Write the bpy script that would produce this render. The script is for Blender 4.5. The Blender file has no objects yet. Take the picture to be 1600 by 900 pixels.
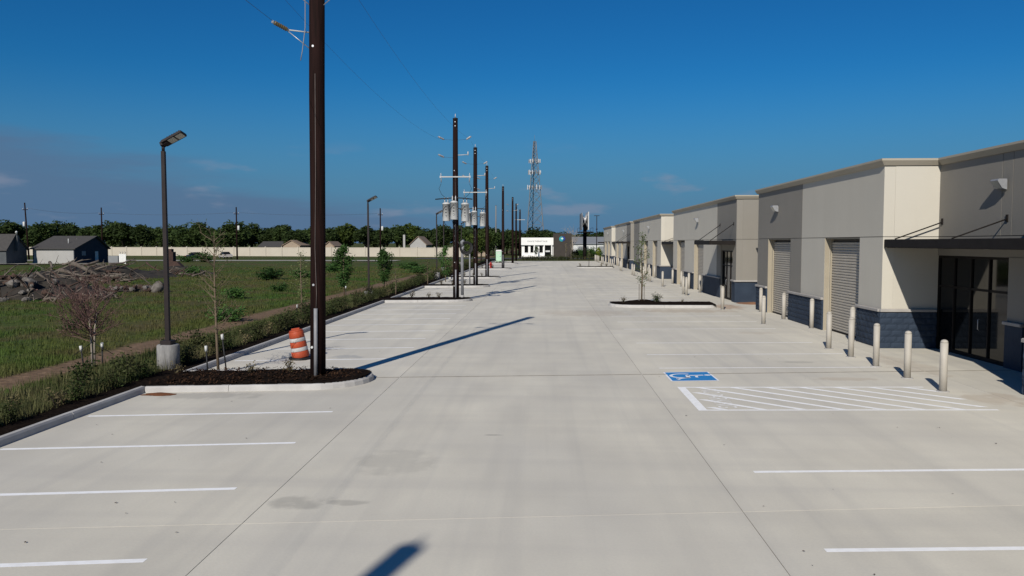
import bpy, math, random
import numpy as np
from mathutils import Vector, Matrix, Quaternion, noise

# ------------------------------------------------------------------ camera, world, sun, exposure
scene = bpy.context.scene
COL = scene.collection
R = math.radians
CAM_H = 3.72
cam = bpy.data.cameras.new('camera'); camo = bpy.data.objects.new('camera', cam); COL.objects.link(camo)
camo.location = (0, 0, CAM_H)
camo.rotation_euler = (R(90 - 3.27), 0, R(2.35))
cam.lens = 28.0; cam.sensor_width = 36.0; cam.clip_start = 0.1; cam.clip_end = 6000
scene.camera = camo

SUN_EL = R(32.7)
SUN_DIR = Vector((0.272 * math.cos(SUN_EL), 0.962 * math.cos(SUN_EL), -math.sin(SUN_EL)))   # travel of the light
sun = bpy.data.lights.new('sun', 'SUN'); suno = bpy.data.objects.new('sun', sun); COL.objects.link(suno)
sun.energy = 4.75; sun.angle = R(0.53); sun.color = (1.0, 0.935, 0.83)
suno.location = (-20, -60, 60)
suno.rotation_euler = SUN_DIR.to_track_quat('-Z', 'Y').to_euler()

world = bpy.data.worlds.new('World'); scene.world = world; world.use_nodes = True
wn = world.node_tree.nodes; wl = world.node_tree.links; wn.clear()
def W(t, **k):
    n = wn.new(t)
    for a, b in k.items(): setattr(n, a, b)
    return n
def wmath(op, a, b=None, clamp=False):
    n = W('ShaderNodeMath', operation=op, use_clamp=clamp)
    for i, v in enumerate((a, b)):
        if v is None: continue
        if isinstance(v, (int, float)): n.inputs[i].default_value = v
        else: wl.new(v, n.inputs[i])
    return n.outputs[0]
sky = W('ShaderNodeTexSky', sky_type='NISHITA', sun_disc=False, sun_elevation=SUN_EL,
        sun_rotation=R(195.8), altitude=0, air_density=1.0, dust_density=0.2, ozone_density=4.0)
hs = W('ShaderNodeHueSaturation'); hs.inputs['Saturation'].default_value = 1.25
wl.new(sky.outputs[0], hs.inputs['Color'])
tc = W('ShaderNodeTexCoord'); sx = W('ShaderNodeSeparateXYZ'); wl.new(tc.outputs['Generated'], sx.inputs[0])
X_, Z_ = sx.outputs[0], sx.outputs[2]
mp = W('ShaderNodeMapping'); mp.inputs['Scale'].default_value = (3.0, 3.0, 22.0); wl.new(tc.outputs['Generated'], mp.inputs['Vector'])
nz = W('ShaderNodeTexNoise'); nz.inputs['Scale'].default_value = 1.0; nz.inputs['Detail'].default_value = 6; nz.inputs['Roughness'].default_value = 0.55
wl.new(mp.outputs[0], nz.inputs['Vector'])
# a low bank of grey-violet cloud lying to the left, its top sinking towards the road
ztop = wmath('ADD', wmath('MULTIPLY', X_, -0.20), 0.026)
ztop = wmath('MINIMUM', ztop, 0.17)
edge = wmath('ADD', wmath('SUBTRACT', ztop, Z_), wmath('MULTIPLY', wmath('SUBTRACT', nz.outputs[0], 0.5), 0.16))
bank = W('ShaderNodeMapRange', interpolation_type='SMOOTHSTEP'); wl.new(edge, bank.inputs[0])
bank.inputs[1].default_value = 0.0; bank.inputs[2].default_value = 0.06; bank.inputs[3].default_value = 0.0; bank.inputs[4].default_value = 0.78
# small separate puffs low over the horizon
mp2 = W('ShaderNodeMapping'); mp2.inputs['Scale'].default_value = (9.0, 9.0, 34.0); mp2.inputs['Location'].default_value = (0.35, 0.0, 0.2); wl.new(tc.outputs['Generated'], mp2.inputs['Vector'])
nz2 = W('ShaderNodeTexNoise'); nz2.inputs['Scale'].default_value = 1.0; nz2.inputs['Detail'].default_value = 4; wl.new(mp2.outputs[0], nz2.inputs['Vector'])
pf = W('ShaderNodeMapRange', interpolation_type='SMOOTHSTEP'); wl.new(nz2.outputs[0], pf.inputs[0])
pf.inputs[1].default_value = 0.57; pf.inputs[2].default_value = 0.72; pf.inputs[3].default_value = 0; pf.inputs[4].default_value = 0.5
lowm = W('ShaderNodeMapRange', interpolation_type='SMOOTHSTEP'); wl.new(Z_, lowm.inputs[0])
lowm.inputs[1].default_value = 0.13; lowm.inputs[2].default_value = 0.07; lowm.inputs[3].default_value = 0; lowm.inputs[4].default_value = 1
puff = wmath('MULTIPLY', pf.outputs[0], lowm.outputs[0])
def wmix(f, a, b):
    n = W('ShaderNodeMix', data_type='RGBA'); wl.new(f, n.inputs[0])
    for i, v in ((6, a), (7, b)):
        if isinstance(v, tuple): n.inputs[i].default_value = (*v, 1)
        else: wl.new(v, n.inputs[i])
    return n.outputs[2]
SKY_GAIN = 0.058
# darker, deeper tint of the clear sky as the polarised photo shows it
tint = W('ShaderNodeMix', data_type='RGBA', blend_type='MULTIPLY'); tint.inputs[0].default_value = 1.0
wl.new(hs.outputs[0], tint.inputs[6]); tint.inputs[7].default_value = (0.21, 0.80, 1.10, 1)
low = W('ShaderNodeMapRange', interpolation_type='SMOOTHSTEP'); wl.new(Z_, low.inputs[0])
low.inputs[1].default_value = 0.21; low.inputs[2].default_value = 0.0; low.inputs[3].default_value = 0.0; low.inputs[4].default_value = 1.0
c0 = wmix(low.outputs[0], tint.outputs[2], (1.5, 3.25, 5.6))
c1 = wmix(bank.outputs[0], c0, (1.6, 2.75, 4.7))
c2 = wmix(puff, c1, (4.0, 4.6, 6.2))
bg = W('ShaderNodeBackground'); wl.new(c2, bg.inputs[0]); bg.inputs[1].default_value = SKY_GAIN
wo = W('ShaderNodeOutputWorld'); wl.new(bg.outputs[0], wo.inputs[0])
vs = scene.view_settings
vs.view_transform = 'Standard'; vs.look = 'None'; vs.exposure = 0.0; vs.gamma = 1.0; vs.use_curve_mapping = False

# ------------------------------------------------------------------ materials
MATS = {}
def newmat(name):
    m = bpy.data.materials.new(name); m.use_nodes = True
    nt = m.node_tree; b = nt.nodes['Principled BSDF']
    MATS[name] = m
    return m, nt, b
def N(nt, t, **k):
    n = nt.nodes.new(t)
    for a, b in k.items(): setattr(n, a, b)
    return n
def noise_fac(nt, scale, detail=4, coords='Object', stretch=(1, 1, 1), lo=0.3, hi=0.7):
    if coords == 'World':
        src = N(nt, 'ShaderNodeNewGeometry').outputs['Position']
    else:
        src = N(nt, 'ShaderNodeTexCoord').outputs['Object']
    m = N(nt, 'ShaderNodeMapping'); m.inputs['Scale'].default_value = stretch
    nt.links.new(src, m.inputs['Vector'])
    n = N(nt, 'ShaderNodeTexNoise'); n.inputs['Scale'].default_value = scale; n.inputs['Detail'].default_value = detail
    nt.links.new(m.outputs[0], n.inputs['Vector'])
    r = N(nt, 'ShaderNodeMapRange'); r.inputs[1].default_value = lo; r.inputs[2].default_value = hi
    nt.links.new(n.outputs[0], r.inputs[0])
    return r.outputs[0], n.outputs[0]
def mixc(nt, f, a, b, blend='MIX'):
    n = N(nt, 'ShaderNodeMix', data_type='RGBA', blend_type=blend)
    if isinstance(f, (int, float)): n.inputs[0].default_value = f
    else: nt.links.new(f, n.inputs[0])
    for i, v in ((6, a), (7, b)):
        if isinstance(v, tuple): n.inputs[i].default_value = (*v, 1)
        else: nt.links.new(v, n.inputs[i])
    return n.outputs[2]
def mth(nt, op, a, b=None, c=None, clamp=False):
    n = N(nt, 'ShaderNodeMath', operation=op, use_clamp=clamp)
    for i, v in enumerate((a, b, c)):
        if v is None: continue
        if isinstance(v, (int, float)): n.inputs[i].default_value = v
        else: nt.links.new(v, n.inputs[i])
    return n.outputs[0]
def bump(nt, b, h, strength, dist):
    n = N(nt, 'ShaderNodeBump'); n.inputs['Strength'].default_value = strength; n.inputs['Distance'].default_value = dist
    nt.links.new(h, n.inputs['Height']); nt.links.new(n.outputs[0], b.inputs['Normal'])
def pmat(name, c1, c2=None, scale=3.0, rough=0.8, metal=0.0, bmp=0.0, bscale=None, coords='Object', stretch=(1, 1, 1), spec=0.3, detail=4):
    m, nt, b = newmat(name)
    b.inputs['Roughness'].default_value = rough; b.inputs['Metallic'].default_value = metal
    b.inputs['Specular IOR Level'].default_value = spec
    if c2 is None: c2 = tuple(0.82 * v for v in c1)
    f, raw = noise_fac(nt, scale, detail, coords, stretch)
    nt.links.new(mixc(nt, f, c1, c2), b.inputs['Base Color'])
    if bmp:
        f2, raw2 = noise_fac(nt, bscale or scale * 6, 3, coords, stretch)
        bump(nt, b, raw2, 0.6, bmp)
    return m
def leafmat(name, c1, c2, scale=1.5, trans=0.3, coords='World'):
    m, nt, b = newmat(name)
    b.inputs['Roughness'].default_value = 0.7; b.inputs['Specular IOR Level'].default_value = 0.15
    f, raw = noise_fac(nt, scale, 3, coords, (1, 1, 1), 0.35, 0.65)
    oi = N(nt, 'ShaderNodeObjectInfo')
    col = mixc(nt, f, c1, c2)
    k = mth(nt, 'MULTIPLY_ADD', oi.outputs['Random'], 0.6, 0.7)
    hv = N(nt, 'ShaderNodeHueSaturation'); nt.links.new(col, hv.inputs['Color']); nt.links.new(k, hv.inputs['Value'])
    hv.inputs['Hue'].default_value = 0.5
    nt.links.new(hv.outputs[0], b.inputs['Base Color'])
    t = N(nt, 'ShaderNodeBsdfTranslucent'); nt.links.new(hv.outputs[0], t.inputs[0])
    ms = N(nt, 'ShaderNodeMixShader'); ms.inputs[0].default_value = trans
    nt.links.new(b.outputs[0], ms.inputs[1]); nt.links.new(t.outputs[0], ms.inputs[2])
    nt.links.new(ms.outputs[0], nt.nodes['Material Output'].inputs[0])
    return m

def concrete_mat():
    m, nt, b = newmat('pavement_concrete')
    b.inputs['Roughness'].default_value = 0.88; b.inputs['Specular IOR Level'].default_value = 0.25
    pos = N(nt, 'ShaderNodeNewGeometry').outputs['Position']
    big, _ = noise_fac(nt, 0.22, 6, 'World', (1, 0.6, 1), 0.36, 0.64)
    mid, _ = noise_fac(nt, 0.9, 6, 'World', (1, 0.45, 1))
    fine, fraw = noise_fac(nt, 26, 3, 'World')
    streak, _ = noise_fac(nt, 1.0, 4, 'World', (1.9, 0.05, 1), 0.5, 0.8)
    cross, _ = noise_fac(nt, 1.0, 4, 'World', (0.09, 1.3, 1), 0.45, 0.8)
    col = mixc(nt, big, (0.68, 0.642, 0.54), (0.56, 0.535, 0.472))
    col = mixc(nt, mth(nt, 'MULTIPLY', mid, 0.55), col, (0.485, 0.458, 0.398))
    col = mixc(nt, mth(nt, 'MULTIPLY', streak, 0.36), col, (0.37, 0.36, 0.34))
    col = mixc(nt, mth(nt, 'MULTIPLY', cross, 0.40), col, (0.44, 0.42, 0.385))
    col = mixc(nt, mth(nt, 'MULTIPLY', fine, 0.14), col, (0.36, 0.35, 0.33))
    oi = N(nt, 'ShaderNodeObjectInfo')
    hv = N(nt, 'ShaderNodeHueSaturation'); nt.links.new(col, hv.inputs['Color'])
    nt.links.new(mth(nt, 'MULTIPLY_ADD', oi.outputs['Random'], 0.09, 0.955), hv.inputs['Value'])
    col = hv.outputs[0]
    # spills and dirt marks with shapes of their own: (x, y, rx, ry, strength, colour)
    sep = N(nt, 'ShaderNodeSeparateXYZ'); nt.links.new(pos, sep.inputs[0])
    wob, _ = noise_fac(nt, 2.2, 5, 'World', (1, 1, 1), 0.0, 1.0)
    GREYD = (0.20, 0.195, 0.18); TAN = (0.36, 0.27, 0.19); RUST = (0.33, 0.19, 0.11)
    for (x, y, rx, ry, s, c) in [(-3.45, 11.1, 0.5, 0.36, 0.40, GREYD), (-2.85, 11.1, 0.45, 0.16, 0.35, GREYD), (-2.5, 13.3, 0.8, 1.0, 0.2, GREYD),
                                 (8.2, 21.9, 1.0, 0.35, 0.3, TAN), (7.9, 25.0, 0.7, 0.3, 0.28, GREYD), (10.8, 19.2, 0.9, 1.0, 0.35, TAN),
                                 (-8.2, 18.9, 1.6, 0.5, 0.3, GREYD), (-6.4, 25.6, 0.8, 0.45, 0.55, (0.30, 0.31, 0.32)), (7.6, 43.6, 3.4, 1.3, 0.4, TAN),
                                 (2.2, 42, 3.0, 2.2, 0.22, TAN), (10.6, 46.5, 1.0, 2.2, 0.55, RUST), (8.6, 33, 1.1, 0.5, 0.2, TAN),
                                 (-1.0, 15.2, 0.25, 0.08, 0.5, GREYD), (6.9, 10.8, 0.3, 0.2, 0.35, GREYD), (-7.3, 52.4, 1.4, 0.7, 0.3, GREYD), (11.0, 24.5, 0.8, 2.5, 0.25, TAN)]:
        dx = mth(nt, 'DIVIDE', mth(nt, 'SUBTRACT', sep.outputs[0], x), rx)
        dy = mth(nt, 'DIVIDE', mth(nt, 'SUBTRACT', sep.outputs[1], y), ry)
        d = mth(nt, 'ADD', mth(nt, 'MULTIPLY', dx, dx), mth(nt, 'MULTIPLY', dy, dy))
        v = mth(nt, 'SUBTRACT', mth(nt, 'MULTIPLY', wob, 2.6), d)
        mr = N(nt, 'ShaderNodeMapRange', interpolation_type='SMOOTHSTEP'); nt.links.new(v, mr.inputs[0])
        mr.inputs[1].default_value = 0.35; mr.inputs[2].default_value = 1.1; mr.inputs[3].default_value = 0; mr.inputs[4].default_value = s
        col = mixc(nt, mr.outputs[0], col, c)
    nt.links.new(col, b.inputs['Base Color'])
    bump(nt, b, fraw, 0.25, 0.004)
    return m
concrete_mat()
def worn_paint(name, c, under=(0.5, 0.485, 0.45), wear=0.5):
    m, nt, b = newmat(name); b.inputs['Roughness'].default_value = 0.75
    f, _ = noise_fac(nt, 7, 6, 'World', (1, 1, 1), 0.45, 0.75)
    nt.links.new(mixc(nt, mth(nt, 'MULTIPLY', f, wear), c, under), b.inputs['Base Color'])
worn_paint('white_paint', (0.88, 0.885, 0.885), wear=0.28)
worn_paint('faded_paint', (0.82, 0.815, 0.80), wear=0.4)
worn_paint('blue_paint', (0.012, 0.20, 0.52), (0.05, 0.25, 0.52), wear=0.4)
worn_paint('symbol_white', (0.78, 0.80, 0.84), (0.5, 0.6, 0.75), wear=0.3)
pmat('kerb_concrete', (0.46, 0.45, 0.435), (0.37, 0.36, 0.35), 2.5, 0.9, bmp=0.004, bscale=30, coords='World')
pmat('mulch', (0.006, 0.0045, 0.004), (0.017, 0.012, 0.009), 9, 1.0, bmp=0.06, bscale=16, coords='World', spec=0.02)
pmat('slab_base', (0.20, 0.175, 0.14), (0.12, 0.105, 0.09), 2, 0.95, coords='World')
pmat('clay', (0.30, 0.15, 0.08), (0.20, 0.11, 0.07), 1.5, 0.95, bmp=0.02, bscale=9, coords='World')
pmat('pine_straw', (0.20, 0.07, 0.025), (0.10, 0.045, 0.02), 12, 0.95, bmp=0.02, coords='World')
pmat('asphalt', (0.075, 0.073, 0.07), (0.055, 0.054, 0.053), 3, 0.9, coords='World')
pmat('street_concrete', (0.36, 0.34, 0.30), (0.28, 0.27, 0.24), 0.6, 0.9, coords='World')
def wallmat(name, c):
    m, nt, b = newmat(name); b.inputs['Roughness'].default_value = 0.88; b.inputs['Specular IOR Level'].default_value = 0.2
    f1, _ = noise_fac(nt, 0.5, 5, 'World'); f2, _ = noise_fac(nt, 1.0, 5, 'World', (1.5, 1.5, 0.2), 0.45, 0.8); f3, r3 = noise_fac(nt, 22, 3, 'World')
    oi = N(nt, 'ShaderNodeObjectInfo')
    col = mixc(nt, mth(nt, 'MULTIPLY', f1, .6), c, tuple(v * .90 for v in c)); col = mixc(nt, mth(nt, 'MULTIPLY', f2, .22), col, tuple(v * k for v, k in zip(c, (.84, .82, .79))))
    col = mixc(nt, mth(nt, 'MULTIPLY', f3, .25), col, tuple(v * .9 for v in c))
    hv = N(nt, 'ShaderNodeHueSaturation'); nt.links.new(col, hv.inputs['Color']); nt.links.new(mth(nt, 'MULTIPLY_ADD', oi.outputs['Random'], 0.05, 0.975), hv.inputs['Value'])
    nt.links.new(hv.outputs[0], b.inputs['Base Color']); bump(nt, b, r3, 0.5, 0.006)
wallmat('wall_cream', (0.515, 0.488, 0.425)); wallmat('wall_grey', (0.235, 0.222, 0.198))
pmat('cornice', (0.37, 0.335, 0.275), (0.34, 0.31, 0.25), 0.8, 0.8, coords='World')
pmat('joint_dark', (0.10, 0.095, 0.09), None, 2, 0.9)
pmat('blue_block', (0.018, 0.029, 0.050), (0.027, 0.042, 0.068), 1.3, 0.8, bmp=0.02, bscale=12, coords='World')
pmat('wainscot_cap', (0.36, 0.34, 0.32), (0.30, 0.285, 0.27), 3, 0.85, coords='World')
pmat('jamb', (0.31, 0.275, 0.21), (0.29, 0.255, 0.195), 2, 0.7, coords='World')
pmat('roller_steel', (0.42, 0.385, 0.33), (0.38, 0.35, 0.30), 2, 0.55, metal=0.0, spec=0.4, coords='World')
pmat('bronze', (0.013, 0.011, 0.010), (0.018, 0.015, 0.014), 4, 0.65, spec=0.12)
pmat('roof_membrane', (0.45, 0.45, 0.44), None, 1, 0.9)
pmat('bollard_paint', (0.42, 0.395, 0.35), (0.36, 0.335, 0.295), 3, 0.6, coords='World')
m, nt, b = newmat('dark_glass'); b.inputs['Base Color'].default_value = (0.004, 0.0045, 0.005, 1); b.inputs['Roughness'].default_value = 0.05; b.inputs['Specular IOR Level'].default_value = 0.28
m, nt, b = newmat('lens_glass'); b.inputs['Base Color'].default_value = (0.45, 0.44, 0.38, 1); b.inputs['Roughness'].default_value = 0.25
pmat('fixture_grey', (0.33, 0.34, 0.36), (0.25, 0.26, 0.28), 6, 0.4, metal=0.3)
pmat('creosote_wood', (0.020, 0.009, 0.008), (0.009, 0.005, 0.0045), 3.0, 0.85, bmp=0.01, bscale=10, stretch=(8, 8, 0.4), spec=0.08)
pmat('grey_wood', (0.22, 0.205, 0.185), (0.16, 0.148, 0.133), 4, 0.9, stretch=(5, 5, 0.5))
pmat('dark_pole', (0.026, 0.020, 0.020), (0.018, 0.014, 0.015), 3, 0.6, spec=0.2)
pmat('conduit_grey', (0.23, 0.235, 0.25), (0.18, 0.185, 0.20), 6, 0.5)
pmat('galvanised', (0.48, 0.49, 0.51), (0.38, 0.39, 0.41), 8, 0.45, metal=0.6)
pmat('fibreglass', (0.44, 0.44, 0.43), (0.38, 0.38, 0.37), 5, 0.5)
pmat('transformer_paint', (0.47, 0.48, 0.48), (0.42, 0.43, 0.43), 3, 0.45)
pmat('insulator_grey', (0.50, 0.50, 0.51), (0.42, 0.42, 0.43), 9, 0.35)
pmat('insulator_brown', (0.22, 0.17, 0.07), (0.14, 0.10, 0.05), 9, 0.3)
pmat('black_rubber', (0.010, 0.010, 0.011), (0.018, 0.018, 0.02), 6, 0.6)
pmat('dull_wire', (0.13, 0.105, 0.095), (0.09, 0.075, 0.07), 5, 0.6)
pmat('pedestal_concrete', (0.27, 0.265, 0.26), (0.15, 0.148, 0.148), 5, 0.9, bmp=0.004, bscale=30, stretch=(2.2, 2.2, .6))
pmat('wire', (0.05, 0.05, 0.055), None, 5, 0.5)
pmat('white_plastic', (0.56, 0.57, 0.56), (0.48, 0.49, 0.48), 5, 0.5)
pmat('barrel_orange', (0.40, 0.068, 0.026), (0.29, 0.048, 0.02), 3, 0.55)
pmat('barrel_white', (0.48, 0.475, 0.47), (0.36, 0.35, 0.345), 5, 0.4)
pmat('hydrant_red', (0.35, 0.02, 0.015), (0.24, 0.015, 0.012), 4, 0.45)
pmat('sapling_bark', (0.17, 0.13, 0.09), (0.10, 0.075, 0.05), 9, 0.9, stretch=(3, 3, 0.6))
pmat('pale_bark', (0.33, 0.29, 0.24), (0.22, 0.19, 0.16), 9, 0.9, stretch=(3, 3, 0.6))
pmat('red_twig', (0.15, 0.088, 0.078), (0.10, 0.06, 0.052), 7, 0.9)
pmat('dark_bark', (0.045, 0.035, 0.027), (0.028, 0.022, 0.017), 3, 0.95)
pmat('dead_wood', (0.165, 0.138, 0.115), (0.06, 0.05, 0.042), 2.2, 0.95, bmp=0.02, stretch=(1, 1, 1))
pmat('dead_wood_red', (0.085, 0.052, 0.04), (0.04, 0.028, 0.022), 2.2, 0.95, bmp=0.02)
pmat('rubble', (0.19, 0.175, 0.16), (0.055, 0.048, 0.042), 2.6, 0.95, bmp=0.03)
pmat('brick_soot', (0.07, 0.04, 0.032), (0.04, 0.026, 0.022), 4, 0.95, bmp=0.02)
pmat('fence_vinyl', (0.47, 0.425, 0.355), (0.43, 0.39, 0.325), 0.5, 0.7, coords='World')
pmat('shingle_grey', (0.068, 0.064, 0.062), (0.05, 0.048, 0.047), 3, 0.95, coords='World')
pmat('shingle_tan', (0.30, 0.22, 0.16), (0.24, 0.18, 0.13), 3, 0.95, coords='World')
pmat('house_white', (0.36, 0.355, 0.345), (0.33, 0.325, 0.315), 1, 0.8, coords='World')
pmat('house_navy', (0.028, 0.034, 0.052), (0.022, 0.028, 0.042), 1, 0.85, coords='World')
pmat('house_grey', (0.085, 0.092, 0.098), (0.065, 0.072, 0.078), 1, 0.85, coords='World')
pmat('house_tan', (0.34, 0.27, 0.20), (0.28, 0.22, 0.17), 1, 0.85, coords='World')
pmat('shop_white', (0.80, 0.80, 0.78), (0.75, 0.75, 0.73), 1, 0.7, coords='World')
pmat('shop_brown', (0.050, 0.042, 0.036), (0.040, 0.034, 0.03), 1, 0.8, coords='World')
pmat('metal_white', (0.58, 0.59, 0.58), (0.52, 0.53, 0.52), 0.8, 0.6, coords='World')
pmat('metal_grey', (0.22, 0.23, 0.24), (0.19, 0.2, 0.21), 0.8, 0.6, coords='World')
pmat('emblem_teal', (0.02, 0.30, 0.34), None, 3, 0.5)
pmat('emblem_blue', (0.02, 0.03, 0.22), None, 3, 0.5)
pmat('letter_dark', (0.02, 0.022, 0.03), None, 3, 0.5)
pmat('toilet_green', (0.42, 0.62, 0.47), (0.38, 0.57, 0.43), 2, 0.5)
pmat('car_dark', (0.018, 0.019, 0.022), None, 2, 0.3, spec=0.6)
pmat('car_pale', (0.50, 0.45, 0.42), None, 2, 0.3, spec=0.6)
pmat('tower_steel', (0.19, 0.20, 0.215), (0.15, 0.16, 0.17), 0.5, 0.6, metal=0.2)
leafmat('leaf_far', (0.052, 0.080, 0.022), (0.030, 0.050, 0.016), 0.35)
leafmat('leaf_far_bright', (0.075, 0.105, 0.022), (0.045, 0.072, 0.018), 0.4)
leafmat('leaf_young', (0.060, 0.125, 0.030), (0.036, 0.082, 0.022), 1.8)
leafmat('leaf_pale', (0.16, 0.19, 0.075), (0.10, 0.125, 0.05), 2.5)
leafmat('leaf_shrub', (0.040, 0.062, 0.018), (0.060, 0.062, 0.026), 1.1)
leafmat('leaf_dry', (0.20, 0.17, 0.085), (0.12, 0.095, 0.05), 3)
leafmat('weed_blade', (0.15, 0.14, 0.065), (0.050, 0.070, 0.022), 0.7)
leafmat('leaf_sprout', (0.10, 0.135, 0.045), (0.055, 0.085, 0.028), 2.0)
leafmat('leaf_lime', (0.30, 0.36, 0.04), (0.2, 0.25, 0.03), 2)

def field_color(nt):
    """field of grass: bright green swathes, olive and brown patches, bare tan dirt along the track"""
    a, _ = noise_fac(nt, 0.09, 5, 'World', (1, 1, 0.01), 0.38, 0.62)
    bb, _ = noise_fac(nt, 0.30, 6, 'World', (1, 1, 0.01), 0.44, 0.60)
    cc, _ = noise_fac(nt, 1.7, 4, 'World', (1, 1, 0.01), 0.35, 0.7)
    col = mixc(nt, a, (0.042, 0.088, 0.014), (0.085, 0.088, 0.026))
    col = mixc(nt, mth(nt, 'MULTIPLY', bb, 0.75), col, (0.095, 0.072, 0.036))
    col = mixc(nt, mth(nt, 'MULTIPLY', cc, 0.45), col, (0.016, 0.032, 0.007))
    return col
m, nt, b = newmat('field_ground'); b.inputs['Roughness'].default_value = 0.95; b.inputs['Specular IOR Level'].default_value = 0.1
col = field_color(nt)
sep = N(nt, 'ShaderNodeSeparateXYZ'); nt.links.new(N(nt, 'ShaderNodeNewGeometry').outputs['Position'], sep.inputs[0])
wob, wr = noise_fac(nt, 0.5, 4, 'World', (1, 1, 1), 0, 1)
dist = mth(nt, 'ABSOLUTE', mth(nt, 'ADD', mth(nt, 'ADD', sep.outputs[0], 14.35), mth(nt, 'MULTIPLY', mth(nt, 'SUBTRACT', wr, 0.5), 1.2)))
tr = N(nt, 'ShaderNodeMapRange', interpolation_type='SMOOTHSTEP'); nt.links.new(dist, tr.inputs[0])
tr.inputs[1].default_value = 1.05; tr.inputs[2].default_value = 0.5; tr.inputs[3].default_value = 0; tr.inputs[4].default_value = 1
dn, dr = noise_fac(nt, 3.0, 5, 'World')
dirt = mixc(nt, dn, (0.20, 0.135, 0.088), (0.12, 0.08, 0.052))
nt.links.new(mixc(nt, tr.outputs[0], col, dirt), b.inputs['Base Color'])
_, hraw = noise_fac(nt, 5, 5, 'World'); bump(nt, b, hraw, 0.8, 0.08)
m, nt, b = newmat('grass_blade'); b.inputs['Roughness'].default_value = 0.7; b.inputs['Specular IOR Level'].default_value = 0.15
hv = N(nt, 'ShaderNodeHueSaturation'); nt.links.new(field_color(nt), hv.inputs['Color']); hv.inputs['Value'].default_value = 1.4
nt.links.new(hv.outputs[0], b.inputs['Base Color'])
t = N(nt, 'ShaderNodeBsdfTranslucent'); nt.links.new(hv.outputs[0], t.inputs[0])
ms = N(nt, 'ShaderNodeMixShader'); ms.inputs[0].default_value = 0.25
nt.links.new(b.outputs[0], ms.inputs[1]); nt.links.new(t.outputs[0], ms.inputs[2]); nt.links.new(ms.outputs[0], nt.nodes['Material Output'].inputs[0])

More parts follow.
